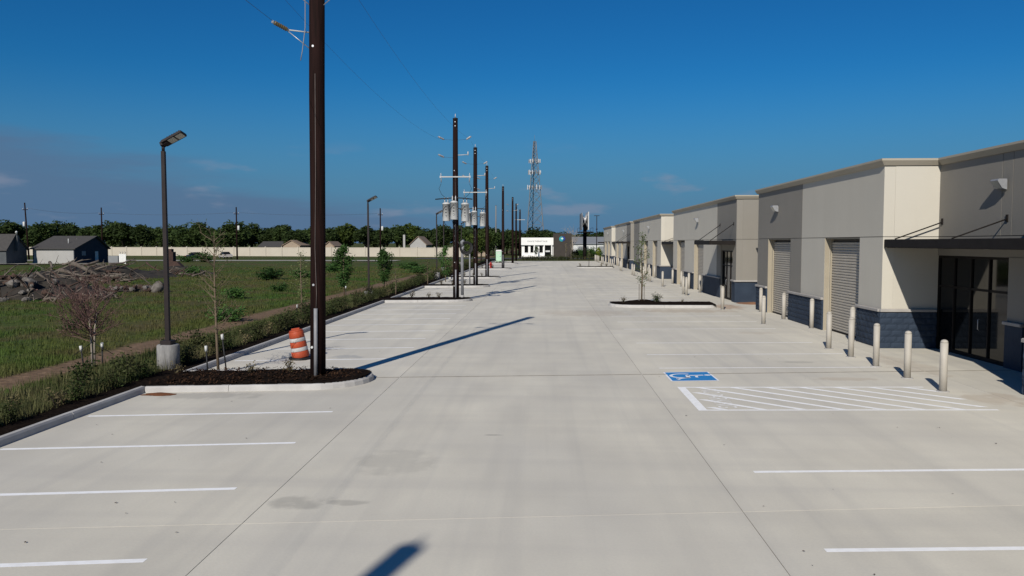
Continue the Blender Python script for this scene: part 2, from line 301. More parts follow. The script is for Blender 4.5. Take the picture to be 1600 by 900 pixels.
# ------------------------------------------------------------------ mesh helpers
class MB:
    def __init__(s): s.v = []; s.f = []; s.smooth = []
    def add(s, verts, faces, smooth=False):
        o = len(s.v); s.v += [tuple(p) for p in verts]
        for f in faces: s.f.append(tuple(i + o for i in f)); s.smooth.append(smooth)
        return s
    def box(s, x0, x1, y0, y1, z0, z1):
        return s.add([(x0, y0, z0), (x1, y0, z0), (x1, y1, z0), (x0, y1, z0), (x0, y0, z1), (x1, y0, z1), (x1, y1, z1), (x0, y1, z1)],
                     [(0, 3, 2, 1), (4, 5, 6, 7), (0, 1, 5, 4), (1, 2, 6, 5), (2, 3, 7, 6), (3, 0, 4, 7)])
    def bbox(s, x0, x1, y0, y1, z0, z1, b=0.01):
        """box with chamfered vertical edges and top"""
        ring = [(x0 + b, y0), (x1 - b, y0), (x1, y0 + b), (x1, y1 - b), (x1 - b, y1), (x0 + b, y1), (x0, y1 - b), (x0, y0 + b)]
        cx, cy = (x0 + x1) / 2, (y0 + y1) / 2
        def inset(p): return (p[0] + (b if p[0] < cx else -b), p[1] + (b if p[1] < cy else -b))
        vs_ = [(x, y, z0) for x, y in ring] + [(x, y, z1 - b) for x, y in ring] + [(*inset(p), z1) for p in ring]
        fs = []
        for l in range(2):
            for i in range(8): fs.append((l * 8 + i, l * 8 + (i + 1) % 8, l * 8 + 8 + (i + 1) % 8, l * 8 + 8 + i))
        fs.append(tuple(range(16, 24))); fs.append(tuple(reversed(range(8))))
        return s.add(vs_, fs)
    def tube(s, pts, rad, n=8, cap=True, smooth=True):
        pts = [Vector(p) for p in pts]
        if not isinstance(rad, (list, tuple)): rad = [rad] * len(pts)
        vs_ = []; fs = []; up = None
        for i, p in enumerate(pts):
            d = (pts[min(i + 1, len(pts) - 1)] - pts[max(i - 1, 0)])
            d = d.normalized() if d.length > 1e-9 else Vector((0, 0, 1))
            if up is None:
                up = d.orthogonal().normalized()
            up = (up - d * up.dot(d)); up = up.normalized() if up.length > 1e-6 else d.orthogonal().normalized()
            w = d.cross(up)
            for k in range(n):
                a = 2 * math.pi * k / n
                vs_.append(p + (up * math.cos(a) + w * math.sin(a)) * rad[i])
        for i in range(len(pts) - 1):
            for k in range(n):
                fs.append((i * n + k, i * n + (k + 1) % n, (i + 1) * n + (k + 1) % n, (i + 1) * n + k))
        s.add(vs_, fs, smooth)
        if cap:
            o = len(s.v) - len(vs_)
            s.f.append(tuple(o + k for k in reversed(range(n)))); s.smooth.append(False)
            o2 = o + (len(pts) - 1) * n
            s.f.append(tuple(o2 + k for k in range(n))); s.smooth.append(False)
        return s
    def lathe(s, prof, n=16, c=(0, 0), smooth=True):
        """prof = [(r, z), ...] about the z axis at c"""
        vs_ = []; fs = []
        for r, z in prof:
            for k in range(n):
                a = 2 * math.pi * k / n; vs_.append((c[0] + r * math.cos(a), c[1] + r * math.sin(a), z))
        for i in range(len(prof) - 1):
            for k in range(n):
                fs.append((i * n + k, i * n + (k + 1) % n, (i + 1) * n + (k + 1) % n, (i + 1) * n + k))
        fs.append(tuple(reversed(range(n)))); fs.append(tuple((len(prof) - 1) * n + k for k in range(n)))
        return s.add(vs_, fs, smooth)
    def poly(s, pts): return s.add(pts, [tuple(range(len(pts)))])
    def prism(s, pts, z0, z1):
        n = len(pts)
        return s.add([(x, y, z0) for x, y in pts] + [(x, y, z1) for x, y in pts],
                     [tuple(reversed(range(n))), tuple(range(n, 2 * n))] + [(i, (i + 1) % n, n + (i + 1) % n, n + i) for i in range(n)])
    def leaves(s, pts, size, rng, upbias=0.2):
        for p in pts:
            sz = size * rng.uniform(0.6, 1.4)
            a = Vector((rng.gauss(0, 1), rng.gauss(0, 1), rng.gauss(0, 0.6))).normalized()
            bvec = Vector((rng.gauss(0, 1), rng.gauss(0, 1), rng.gauss(0, 1) + upbias))
            bvec = (bvec - a * bvec.dot(a)); bvec = bvec.normalized() if bvec.length > 1e-4 else a.orthogonal()
            p = Vector(p)
            s.add([p - a * sz, p + bvec * sz * 0.45, p + a * sz, p - bvec * sz * 0.45], [(0, 1, 2, 3)])
        return s
    def mesh(s, name, mat):
        me = bpy.data.meshes.new(name); me.from_pydata(s.v, [], s.f); me.update()
        if any(s.smooth): me.polygons.foreach_set('use_smooth', s.smooth)
        me.materials.append(MATS[mat]); return me
    def build(s, name, mat, parent=None, loc=None): return link(name, s.mesh(name, mat), parent, loc)
def link(name, me, parent=None, loc=None, rot=None):
    o = bpy.data.objects.new(name, me); COL.objects.link(o)
    if parent is not None: o.parent = parent
    if loc is not None: o.location = loc
    if rot is not None: o.rotation_euler = rot
    return o
def tag(o, label=None, cat=None, group=None, kind=None):
    if label: o['label'] = label
    if cat: o['category'] = cat
    if group: o['group'] = group
    if kind: o['kind'] = kind
    return o
def thing(name, label, cat, loc=(0, 0, 0), rz=0.0, group=None):
    o = bpy.data.objects.new(name, None); COL.objects.link(o); o.location = loc; o.rotation_euler = (0, 0, rz)
    o.empty_display_size = 0.2
    return tag(o, label, cat, group)
def struct(name, mb, mat, label=None):
    o = mb.build(name, mat); o['kind'] = 'structure'
    if label: o['label'] = label
    return o
def copy_tree(o, parent=None):
    c = o.copy(); COL.objects.link(c); c.parent = parent
    for ch in list(o.children): copy_tree(ch, c)
    return c
ONES = ['', 'first', 'second', 'third', 'fourth', 'fifth', 'sixth', 'seventh', 'eighth', 'ninth', 'tenth', 'eleventh', 'twelfth', 'thirteenth', 'fourteenth', 'fifteenth', 'sixteenth', 'seventeenth', 'eighteenth', 'nineteenth', 'twentieth']
def nth(n): return ONES[n] if n <= 20 else (('twenty-' if n < 30 else 'thirty-') + ONES[n % 10] if n % 10 else 'thirtieth')
def at(px, Y):
    """world X of something seen in photo column px at depth Y (plan helper)"""
    return math.tan(math.atan((px - 800) / 1244.0) - R(2.35)) * Y
def text_mesh(name, body, size, mat, parent, matrix, spacing=1.0):
    cu = bpy.data.curves.new(name, 'FONT'); cu.body = body; cu.size = size; cu.align_x = 'CENTER'; cu.align_y = 'CENTER'
    cu.space_character = spacing; cu.resolution_u = 3
    tmp = bpy.data.objects.new(name + '_tmp', cu); COL.objects.link(tmp)
    dg = bpy.context.evaluated_depsgraph_get()
    me = bpy.data.meshes.new_from_object(tmp.evaluated_get(dg)); bpy.data.objects.remove(tmp)
    me.materials.clear(); me.materials.append(MATS[mat])
    me.transform(matrix)
    return link(name, me, parent)

# ------------------------------------------------------------------ ground, lot, kerbs, beds
rng = random.Random(7)
def fz(x, y):
    """height of the field west of the lot"""
    if x > -12.0: return -0.10
    k = min(1.0, (-12.0 - x) / 6.0)
    n1 = noise.noise((x * 0.06, y * 0.06, 3.1)); n2 = noise.noise((x * 0.25, y * 0.25, 7.7))
    far = max(0.0, 1.0 - max(0.0, y - 150) / 40.0) * max(0.0, min(1.0, (y + 60) / 30.0)) * max(0.0, min(1.0, (x + 190) / 40.0))
    return -0.02 * 1 + k * far * (0.16 * n1 + 0.07 * n2)
xs = [-3000, -1200, -500, -260, -190] + list(np.arange(-180, -60, 5.0)) + list(np.arange(-60, -11.9, 1.0)) + [-11, -10.05, 0, 40, 120, 400, 1200, 3000]
ys = [-3000, -800, -200, -60, -30] + list(np.arange(-20, 70, 1.25)) + list(np.arange(70, 200, 4.0)) + [210, 240, 300, 500, 1000, 2000, 4000]
xs = [float(v) for v in xs]; ys = [float(v) for v in ys]
vv = [(x, y, fz(x, y)) for y in ys for x in xs]; nx = len(xs)
ff = [(j * nx + i, j * nx + i + 1, (j + 1) * nx + i + 1, (j + 1) * nx + i) for j in range(len(ys) - 1) for i in range(nx - 1)]
g = MB(); g.add(vv, ff, True); struct('ground', g, 'field_ground', 'open grassy field with a bare dirt track beside the lot')

lot = struct('parking_lot', MB().prism([(-9.9, -24.5), (46, -22), (46, 161.5), (16, 161.5), (-9.9, 158.6)], -0.30, -0.006), 'slab_base', 'pale concrete parking lot of jointed slabs')
rows = [-24.3] + [-12.8 + 11.5 * k for k in range(16)]
SK = 0.11
cols = [-9.9, -4.0, 2.75, 11.0, 16.0, 46.0]
GAP = 0.005
for j in range(len(rows) - 1):
    for i in range(len(cols) - 1):
        g0 = .009 if abs(rows[j] - 21.7) < .1 else .005; g1 = .009 if abs(rows[j + 1] - 21.7) < .1 else .005
        xa, xb = cols[i] + GAP, cols[i + 1] - GAP; q = lambda x, y: (x, y + SK * (min(x, 16) + 4.0))
        MB().prism([q(xa, rows[j] + g0), q(xb, rows[j] + g0), q(xb, rows[j + 1] - g1), q(xa, rows[j + 1] - g1)], -0.05, 0.0).build('slab', 'pavement_concrete', lot)

pmat('joint_seal', (0.20, 0.165, 0.12), (0.34, 0.30, 0.24), 6, 0.9, coords='World')
for (xa, xb) in ((-9.8, -4.02), (-3.98, 2.73), (2.77, 10.98), (11.02, 13.6)):
    ya, yb = 21.7 + SK * (xa + 4), 21.7 + SK * (xb + 4)
    MB().poly([(xa, ya - .035, .002), (xb, yb - .035, .002), (xb, yb + .035, .002), (xa, ya + .035, .002)]).build('joint_sealant', 'joint_seal', lot)
LINES_L = [8.95 + 2.745 * k for k in range(-4, 4)]
ISL = [(19.85, 22.5), (49.5, 52.2), (65.9, 68.6), (82.3, 85.0), (110.2, 112.9), (137.7, 140.4)]
ISK = 0.13
def isk(x): return ISK * (min(x, -4.6) + 4.6)
def line(x0, x1, y, w=0.115, mat='white_paint', z=0.002):
    a = rng.uniform(-0.012, 0.012)
    if x0 < 0: ya, yb = y + ISK * (x0 + 4.6), y + a
    else: ya, yb = y + a, y + .07 * (x1 - 3.4)
    MB().poly([(x0, ya - w / 2, z), (x1, yb - w / 2, z), (x1, yb + w / 2, z), (x0, ya + w / 2, z)]).build('stall_line', mat, lot)
for y in LINES_L: line(-9.78, -4.62 + rng.uniform(-0.05, 0.05), y)
edges = [(i[1]) for i in ISL]
for k in range(len(ISL) - 1):
    a, bnd = ISL[k][1], ISL[k + 1][0]; n = round((bnd - a) / 2.74)
    for q in range(1, n):
        line(-9.75, -4.62, a + (bnd - a) * q / n, mat='white_paint' if k == 0 else 'faded_paint')
for y in (-3.0, 0.2, 3.4, 6.35, 9.58, 12.90): line(3.4, 10.3, y, 0.11)
for y in (23.6, 26.47, 29.5, 34.25, 37.35, 40.3): line(3.4, 9.98, y, mat='faded_paint')
for y in (52, 54.8, 57.5, 60.3, 63, 65.8, 68.5, 71.2, 74, 87, 90, 93, 96, 99, 102, 105): line(3.6, 9.7, y, mat='faded_paint')

# access aisle: outline, 45 degree hatching and lettering
HX0, HX1, HY0, HY1 = 3.42, 9.95, 17.62, 20.52
MB().poly([(HX0, HY0, .002), (HX0 + .2, HY0, .002), (HX0 + .2, HY1, .002), (HX0, HY1, .002)]).build('aisle_border', 'white_paint', lot)
for y in (HY0, HY1 - .1):
    MB().poly([(HX0 + .2, y, .002), (HX1 + (0.15 if y == HY0 else -.2), y, .002), (HX1 + (0.15 if y == HY0 else -.2), y + .1, .002), (HX0 + .2, y + .1, .002)]).build('aisle_border', 'white_paint', lot)
def clip_hatch(x_top):
    w = 0.20
    y0, y1 = HY0 + .1, HY1 - .1
    def xa(y): return x_top + (HY1 - .1 - y)
    lo, hi = y0, y1
    if xa(y1) < HX0 + .22: hi = x_top + y1 - (HX0 + .22)
    if xa(y0) + w > HX1 + .1: lo = x_top + w + y1 - (HX1 + .1)
    if hi - lo < 0.15: return
    MB().poly([(xa(lo), lo, .0035), (xa(lo) + w, lo, .0035), (xa(hi) + w, hi, .0035), (xa(hi), hi, .0035)]).build('aisle_hatch', 'white_paint', lot)
x = 1.2
while x < 9.7: clip_hatch(x); x += 0.885
ROT = Matrix.Rotation(-math.pi / 2, 4, 'Z')      # letters stand up towards the building
text_mesh('aisle_lettering', 'NO PARKING', 0.62, 'faded_paint', lot, Matrix.Translation((4.12, 19.05, 0.005)) @ ROT @ Matrix.Diagonal((0.62, 1, 1, 1)))

# accessible stall symbol on blue
SX0, SX1, SY0, SY1 = 3.40, 4.72, 21.36, 22.84
def flat(x0, x1, y0, y1, z): return MB().poly([(x0, y0, z), (x1, y0, z), (x1, y1, z), (x0, y1, z)])
sym = flat(SX0, SX1, SY0, SY1, .002).build('symbol_border', 'symbol_white', lot)
flat(SX0 + .05, SX1 - .05, SY0 + .05, SY1 - .05, .0035).build('symbol_field', 'blue_paint', sym)
S0 = 1.28
def su(u, r): return (SX0 + 0.03 + u * S0, SY1 - 0.08 - r * S0, .006)
sm = MB()
def bar(a, bq, w):
    a = Vector(a); bq = Vector(bq); d = (bq - a).normalized(); p = Vector((-d.y, d.x)) * w / 2
    sm.poly([su(*(a + p)), su(*(a - p)), su(*(bq - p)), su(*(bq + p))])
sm.poly([su(.89 + .075 * math.cos(t * math.pi / 8), .40 + .075 * math.sin(t * math.pi / 8)) for t in range(16)])
bar((.80, .40), (.44, .43), .085); bar((.63, .43), (.61, .68), .06); bar((.44, .40), (.42, .70), .085); bar((.455, .68), (.15, .82), .08); bar((.15, .80), (.19, .93), .06)
arc = [math.radians(a) for a in range(-20, 236, 16)]
for i in range(len(arc) - 1):
    q = []
    for rr, a in ((.22, arc[i]), (.29, arc[i]), (.29, arc[i + 1]), (.22, arc[i + 1])):
        q.append(su(.33 - rr * math.sin(a), .45 + rr * math.cos(a) * (1 if True else 1)))
    sm.poly(q)
sm.build('symbol_figure', 'symbol_white', sym)

for o in lot.children_recursive:
    if o.name.startswith('aisle'):
        for v in o.data.vertices: v.co.y += .045 * (v.co.x - 3.4)
    elif o.name.startswith('symbol'):
        for v in o.data.vertices: v.co.y += .12 * (v.co.x - 3.4)
# kerbs
KP = [(0.0, 0.0), (0.02, 0.11), (0.05, 0.15), (0.15, 0.15), (0.18, 0.12), (0.18, -0.04), (0.0, -0.04)]   # (offset away from the lot, z)
def sweep(path, side=1):
    """kerb along a plan path; profile offset to the given side of the travel direction"""
    mb = MB(); n = len(KP); vs_ = []; fs = []
    for i, p in enumerate(path):
        p = Vector(p)
        d0 = (p - Vector(path[i - 1])).normalized() if i > 0 else None
        d1 = (Vector(path[i + 1]) - p).normalized() if i < len(path) - 1 else None
        d = (d0 + d1).normalized() if d0 and d1 else (d0 or d1)
        nrm = Vector((d.y, -d.x)) * side
        for o, z in KP: vs_.append((p.x + nrm.x * o, p.y + nrm.y * o, z))
    for i in range(len(path) - 1):
        for k in range(n):
            f = (i * n + k, i * n + (k + 1) % n, (i + 1) * n + (k + 1) % n, (i + 1) * n + k)
            fs.append(f if side > 0 else tuple(reversed(f)))
    fs.append(tuple(range(n))); fs.append(tuple((len(path) - 1) * n + k for k in reversed(range(n))))
    return mb.add(vs_, fs)
kerb = struct('kerb', sweep([(-9.9, -26), (-9.9, -15.0)], -1), 'kerb_concrete', 'pale concrete kerb edging lot and planted islands')
def kerb_straight(y0, y1):
    n = max(1, round((y1 - y0) / 3.05)); L = (y1 - y0) / n
    for i in range(n):
        sweep([(-9.9 + rng.uniform(-.006, .006), y0 + i * L + .006), (-9.9 + rng.uniform(-.006, .006), y0 + (i + 1) * L - .006)], -1).build('kerb_segment', 'kerb_concrete', kerb)
kerb_straight(-15.0, ISL[0][0] + isk(-9.9) + 0.17)
for k in range(len(ISL)):
    kerb_straight(ISL[k][1] + isk(-9.9) - 0.17, ISL[k + 1][0] + isk(-9.9) + 0.17 if k + 1 < len(ISL) else 158)
def arc_pts(cx, cy, r, a0, a1, n): return [(cx + r * math.cos(R(a0 + (a1 - a0) * i / n)), cy + r * math.sin(R(a0 + (a1 - a0) * i / n))) for i in range(n + 1)]
for (y0, y1) in ISL:
    r = (y1 - y0) / 2; xt = -4.62 - r
    sk = lambda pts: [(x, y + ISK * (x + 4.6)) for x, y in pts]
    nose = arc_pts(xt, y0 + r, r, -90, 90, 14)
    sweep(sk([(-9.89, y0), (-7.9, y0)]), -1).build('kerb_segment', 'kerb_concrete', kerb)
    sweep(sk([(-7.89, y0), (xt, y0)] + nose[1:-1] + [(xt, y1), (-7.89, y1)]), -1).build('kerb_segment', 'kerb_concrete', kerb)
    sweep(sk([(-7.9, y1), (-9.89, y1)]), -1).build('kerb_segment', 'kerb_concrete', kerb)
RISL = [(45.6, 48.6, 3.75, 9.9), (116.8, 119.8, 4.6, 10.2)]
for (y0, y1, x0, x1) in RISL:
    r = (y1 - y0) / 2
    nose = arc_pts(x0 + r, y0 + r, r, -90, -270, 14); tail = arc_pts(x1 - 0.6, y1 - .6, .6, 90, 0, 5) + arc_pts(x1 - .6, y0 + .6, .6, 0, -90, 5)
    mid = (x0 + x1) / 2
    sweep([(mid - .01, y0)] + nose + [(mid - .01, y1)], 1).build('kerb_segment', 'kerb_concrete', kerb)
    sweep([(mid, y1)] + tail + [(mid, y0)], 1).build('kerb_segment', 'kerb_concrete', kerb)

def soil_patch(outline_fn, x0, x1, y0, y1, h, nxx, nyy, seed):
    """grid patch of soil; outline_fn(x, y) tells whether inside"""
    mb = MB(); idx = {}
    def vid(i, j):
        if (i, j) not in idx:
            x = x0 + (x1 - x0) * i / nxx; y = y0 + (y1 - y0) * j / nyy
            edge = min(i, nxx - i, j, nyy - j)
            z = h(x, y) + 0.03 * noise.noise((x * 1.9 + seed, y * 1.9, 0)) + 0.015 * noise.noise((x * 7, y * 7, seed))
            idx[(i, j)] = len(mb.v); mb.v.append((x, y, z))
        return idx[(i, j)]
    for i in range(nxx):
        for j in range(nyy):
            xc = x0 + (x1 - x0) * (i + .5) / nxx; yc = y0 + (y1 - y0) * (j + .5) / nyy
            if outline_fn(xc, yc):
                mb.f.append((vid(i, j), vid(i + 1, j), vid(i + 1, j + 1), vid(i, j + 1))); mb.smooth.append(True)
    return mb
struct('planting_bed', soil_patch(lambda x, y: True, -12.1, -10.06, -26, 158, lambda x, y: 0.11 - max(0, (-11.5 - x)) * 0.2, 12, 260, 1.0), 'mulch', 'dark mulched bed behind the kerb')
for k, (y0, y1) in enumerate(ISL):
    r = (y1 - y0) / 2 - .1; xt = -4.62 - r - .1
    def ins(x, y, r=r, xt=xt, yc=(y0 + y1) / 2): return (x < xt) or ((x - xt) ** 2 + (y - yc) ** 2 < (r + .02) ** 2)
    im = struct('island_mulch', soil_patch(ins, -10.1, -4.66, y0 + .1, y1 - .1, lambda x, y, yc=(y0 + y1) / 2: 0.145 + 0.05 * (1 - ((y - yc) / 1.3) ** 2), 72, 34, 5.0 + k), 'mulch', 'dark mulch filling a kerbed island')
    for v in im.data.vertices: v.co.y += ISK * (v.co.x + 4.6)
for k, (y0, y1, x0, x1) in enumerate(RISL):
    r = (y1 - y0) / 2
    def ins(x, y, r=r, xt=x0 + r, yc=(y0 + y1) / 2): return (x > xt) or ((x - xt) ** 2 + (y - yc) ** 2 < (r - .08) ** 2)
    struct('island_mulch', soil_patch(ins, x0 + .09, x1 - .1, y0 + .1, y1 - .1, lambda x, y, yc=(y0 + y1) / 2, xc=at(1003, y0 + 1.5): 0.13 + 0.09 * (1 - ((y - yc) / 1.4) ** 2) + 0.16 * math.exp(-((x - xc) / .7) ** 2 - ((y - yc) / .7) ** 2), 60, 30, 25.0 + k), 'mulch', 'dark mulch filling the right kerbed island')
def blob(cx, cy, rx, ry, z, h, seed, n=26):
    mb = MB(); vs_ = [(cx, cy, z + h)]
    for ring, rr in ((1, .45), (2, .8), (3, 1.0)):
        for k in range(n):
            a = 2 * math.pi * k / n; w = 1 + .35 * noise.noise((math.cos(a) * 2 + seed, math.sin(a) * 2, ring * .3))
            vs_.append((cx + rx * rr * w * math.cos(a), cy + ry * rr * w * math.sin(a), z + h * (1 - rr ** 2) * (1 + .4 * noise.noise((k * .7, ring, seed)))))
    fs = [(0, 1 + k, 1 + (k + 1) % n) for k in range(n)]
    for ring in range(2):
        for k in range(n): fs.append((1 + ring * n + k, 1 + (ring + 1) * n + k, 1 + (ring + 1) * n + (k + 1) % n, 1 + ring * n + (k + 1) % n))
    return mb.add(vs_, fs, True)
struct('clay_patch', blob(12.75, 48.9, 1.1, 0.75, 0.004, 0.10, 3.3), 'clay', 'orange clay spilled against the building corner')
struct('straw_patch', blob(-9.42, 18.98, 0.42, 0.2, 0.004, 0.03, 8.3), 'pine_straw', 'reddish pine straw swept into the kerb corner')

pmat('chip_brown', (0.055, 0.030, 0.018), (0.018, 0.011, 0.008), 3, 1.0, coords='World', spec=.02)
chips = MB(); cr_ = random.Random(3)
for k in range(1500):
    x, y = cr_.uniform(-9.9, -4.9), cr_.uniform(20.0, 22.35); z = .20 + cr_.uniform(-.01, .035); a_ = cr_.uniform(0, 6.28); L_, w_ = cr_.uniform(.02, .07), cr_.uniform(.008, .02)
    if (x > -5.9) and (x + 5.95) ** 2 + (y - 21.17) ** 2 > 1.0: continue
    y += ISK * (x + 4.6); c_, s_ = math.cos(a_), math.sin(a_); t_ = cr_.uniform(-.03, .03)
    chips.add([(x - c_ * L_ - s_ * w_, y - s_ * L_ + c_ * w_, z - t_), (x - c_ * L_ + s_ * w_, y - s_ * L_ - c_ * w_, z - t_), (x + c_ * L_ + s_ * w_, y + s_ * L_ - c_ * w_, z + t_), (x + c_ * L_ - s_ * w_, y + s_ * L_ + c_ * w_, z + t_)], [(0, 1, 2, 3)])
tag(chips.build('mulch_chips', 'chip_brown'), 'brown bark chips over the near island', None, None, 'stuff')
# far street beyond the field and the one across the end of the lot
def sheet(name, pts, z, mat, label): return struct(name, MB().poly([(x, y, z) for x, y in pts]), mat, label)
sheet('street', [(-400, 158), (-30, 158), (-30, 166), (-400, 166)], 0.03, 'street_concrete', 'pale street running past the far fence')
sheet('driveway', [(-140, 118), (-76, 132), (-76, 135), (-140, 124)], 0.16, 'street_concrete', 'pale driveway in front of the houses')
sheet('cross_street', [(-30, 181), (300, 181), (300, 193), (-30, 193)], 0.0, 'asphalt', 'dark cross street past the end of the lot')

# ------------------------------------------------------------------ the long tilt-up building
XW, XR, XC = 11.84, 13.74, 12.22          # bay face, recess face, back of the piers
ZJ, ZT, ZP = 3.92, 6.40, 6.63             # panel joint, underside and top of the cornice
WZ, WC = 1.29, 1.39                       # wainscot top, cap top
bld = thing('warehouse_building', 'long cream and grey flex warehouse with blue block base and roller doors along the lot', 'building', (0, 0.46, 0))
def part(mb, name, mat, parent=bld): return mb.build(name, mat, parent)
block_me = None
def block_mesh(L, seed, axis):
    """one split-face block, rough front, facing -x (axis 'y') or -y (axis 'x')"""
    rr = random.Random(seed); mb = MB(); H = 0.206; nu, nv = 4, 3; vs_ = []; fs = []
    for j in range(nv + 1):
        for i in range(nu + 1):
            e = (i in (0, nu)) or (j in (0, nv))
            d = 0.0 if e else -rr.uniform(0.006, 0.022)
            vs_.append((d, (i / nu) * L, (j / nv) * H))
    for j in range(nv):
        for i in range(nu): fs.append((j * (nu + 1) + i, j * (nu + 1) + i + 1, (j + 1) * (nu + 1) + i + 1, (j + 1) * (nu + 1) + i))
    o = len(vs_)
    cor = [0, nu, nv * (nu + 1) + nu, nv * (nu + 1)]
    for c in cor: vs_.append((0.03, vs_[c][1], vs_[c][2]))
    for k in range(4): fs.append((cor[k], o + k, o + (k + 1) % 4, cor[(k + 1) % 4]))
    if axis == 'x': vs_ = [(y, x, z) for x, y, z in vs_]
    return mb.add(vs_, fs).mesh('block', 'blue_block')
BLK = {}
def blocks(axis, a0, a1, plane, parent):
    pitch = 0.406; course = 0.2145; n = 6
    for c in range(n):
        pos = a0 + (0 if c % 2 == 0 else -pitch / 2)
        while pos < a1 - 0.02:
            s, e = max(pos, a0), min(pos + pitch, a1); L = round(e - s - 0.008, 2)
            pos += pitch
            if L < 0.05: continue
            key = (axis, L, rng.randrange(3) if L > .3 else 0)
            if key not in BLK: BLK[key] = block_mesh(L, hash(key[1:]) & 1023, axis)
            z = c * course + 0.004
            link('block', BLK[key], parent, (plane, s + .004, z) if axis == 'y' else (s + .004, plane, z))
def wainscot_y(y0, y1, near, plane=XW):
    w = part(MB().box(plane - .045, plane - .001, y0, y1, 0, WZ), 'wainscot', 'blue_block')
    if near: blocks('y', y0, y1, plane - .07, w)
    part(MB().bbox(plane - .13, plane - .001, y0 - .02, y1 + .02, WZ + .002, WC, .02), 'wainscot_cap', 'wainscot_cap')
def wainscot_x(x0, x1, plane, near):
    w = part(MB().box(x0, x1, plane - .045, plane - .001, 0, WZ), 'wainscot', 'blue_block')
    if near: blocks('x', x0, x1, plane - .07, w)
    part(MB().bbox(x0, x1 - .02, plane - .13, plane - .001, WZ + .002, WC, .02), 'wainscot_cap', 'wainscot_cap')
def cornice_y(y0, y1, plane, ext0=0.0, ext1=0.0):
    """flared parapet coping along a wall that faces -x"""
    prof = [(0, ZT), (-.05, ZT), (-.17, ZP - .07), (-.17, ZP), (.3, ZP), (.3, ZT)]
    vs_ = []
    for y, e in ((y0, -ext0), (y1, ext1)):
        for dx, z in prof: vs_.append((plane + dx, y + (e * min(1, -dx / .17) if dx < 0 else 0), z))
    n = len(prof); mb = MB().add(vs_, [(k, (k + 1) % n, n + (k + 1) % n, n + k) for k in range(n)] + [tuple(reversed(range(n))), tuple(range(n, 2 * n))])
    part(mb, 'cornice', 'cornice')
def cornice_x(x0, x1, plane, ext0=0.17):
    prof = [(0, ZT), (-.05, ZT), (-.17, ZP - .07), (-.17, ZP), (.3, ZP), (.3, ZT)]
    vs_ = []
    for x, e in ((x0, -ext0), (x1, 0)):
        for dy, z in prof: vs_.append((x + (e * min(1, -dy / .17) if dy < 0 else (0.302 if e else 0)), plane + dy, z))
    n = len(prof); mb = MB().add(vs_, [(k, (k + 1) % n, n + (k + 1) % n, n + k) for k in range(n)] + [tuple(reversed(range(n))), tuple(range(n, 2 * n))])
    part(mb, 'cornice', 'cornice')
def roller_door(y0, y1):
    """ribbed steel curtain with side guides and a bottom bar"""
    pitch = 0.112; n = int(3.8 / pitch); vs_ = []; fs = []
    for i in range(n):
        z = 0.06 + i * pitch
        for (dx, dz) in ((0.0, 0.0), (-0.036, 0.02), (-0.036, 0.07), (0.0, 0.092)):
            for y in (y0 + .05, y1 - .05): vs_.append((12.16 + dx, y, z + dz))
    for k in range(len(vs_) // 2 - 1): fs.append((2 * k, 2 * k + 1, 2 * k + 3, 2 * k + 2))
    d = part(MB().add(vs_, fs), 'roller_door', 'roller_steel')
    MB().box(12.10, 12.155, y0 + .06, y1 - .06, 0.005, 0.075).build('bottom_bar', 'bronze', d)
    for y in (y0, y1 - .07): MB().box(12.06, 12.21, y, y + .07, 0, 3.86).build('guide', 'jamb', d)
def wall_light(y, z=5.42, plane=XW):
    l = part(MB().bbox(plane - .06, plane - .002, y - .12, y + .12, z - .14, z + .14, .01), 'wall_light', 'fixture_grey')
    pts = [(plane - .061, z - .15), (plane - .20, z - .10), (plane - .34, z + .12), (plane - .30, z + .17), (plane - .061, z + .17)]
    mb = MB(); n = len(pts)
    mb.add([(a, y - .2, b) for a, b in pts] + [(a, y + .2, b) for a, b in pts], [tuple(reversed(range(n))), tuple(range(n, 2 * n))] + [(k, (k + 1) % n, n + (k + 1) % n, n + k) for k in range(n)])
    mb.build('lamp_housing', 'fixture_grey', l)
    MB().poly([(plane - .195, y - .17, z - .115), (plane - .195, y + .17, z - .115), (plane - .335, y + .17, z + .105), (plane - .335, y - .17, z + .105)]).build('lens', 'lens_glass', l)
def storefront(y0, y1, plane, z1=3.27, door=None):
    """dark glazing in bronze frames on a wall facing -x"""
    s = part(MB().box(plane + .06, plane + .075, y0 + .03, y1 - .03, .12, z1 - .03), 'storefront_glass', 'dark_glass')
    fr = lambda a, b_, c, d: MB().box(plane + .02, plane + .13, a, b_, c, d).build('mullion', 'bronze', s)
    fr(y0, y1, 0, .12); fr(y0, y1, z1 - .08, z1); fr(y0 + .06, y1 - .06, 2.18, 2.25)
    n = max(2, round((y1 - y0) / 1.15)); st = (y1 - y0 - .06) / n
    for k in range(n + 1): MB().box(plane + .015, plane + .135, y0 + k * st, y0 + k * st + .06, .121, z1 - .081).build('mullion', 'bronze', s)
    if door is not None:
        MB().tube([(plane - .03, door, .95), (plane - .07, door, .98), (plane - .07, door, 1.28), (plane - .03, door, 1.31)], .014, 6).build('pull_handle', 'galvanised', s)
def canopy_recess(y0, y1):
    c = part(MB().bbox(XW + .03, XR - .005, y0 + .02, y1 - .02, 3.55, 3.83, .015), 'canopy', 'bronze')
    MB().box(XW + .1, XR - .02, y0 + .1, y1 - .1, 3.535, 3.548).build('soffit', 'bronze', c)
    for y in np.linspace(y1 - .25, y0 + .6, 3):
        MB().tube([(XR - .01, y, 4.42), (XW + .30, y, 3.84)], .022, 8).build('tie_rod', 'bronze', c)
        MB().box(XR - .03, XR - .002, y - .05, y + .05, 4.34, 4.55).build('rod_plate', 'bronze', c)
    MB().lathe([(.09, 3.515), (.11, 3.534)], 14, (XR - .75, (y0 + y1) / 2 - .2)).build('downlight', 'lens_glass', c)
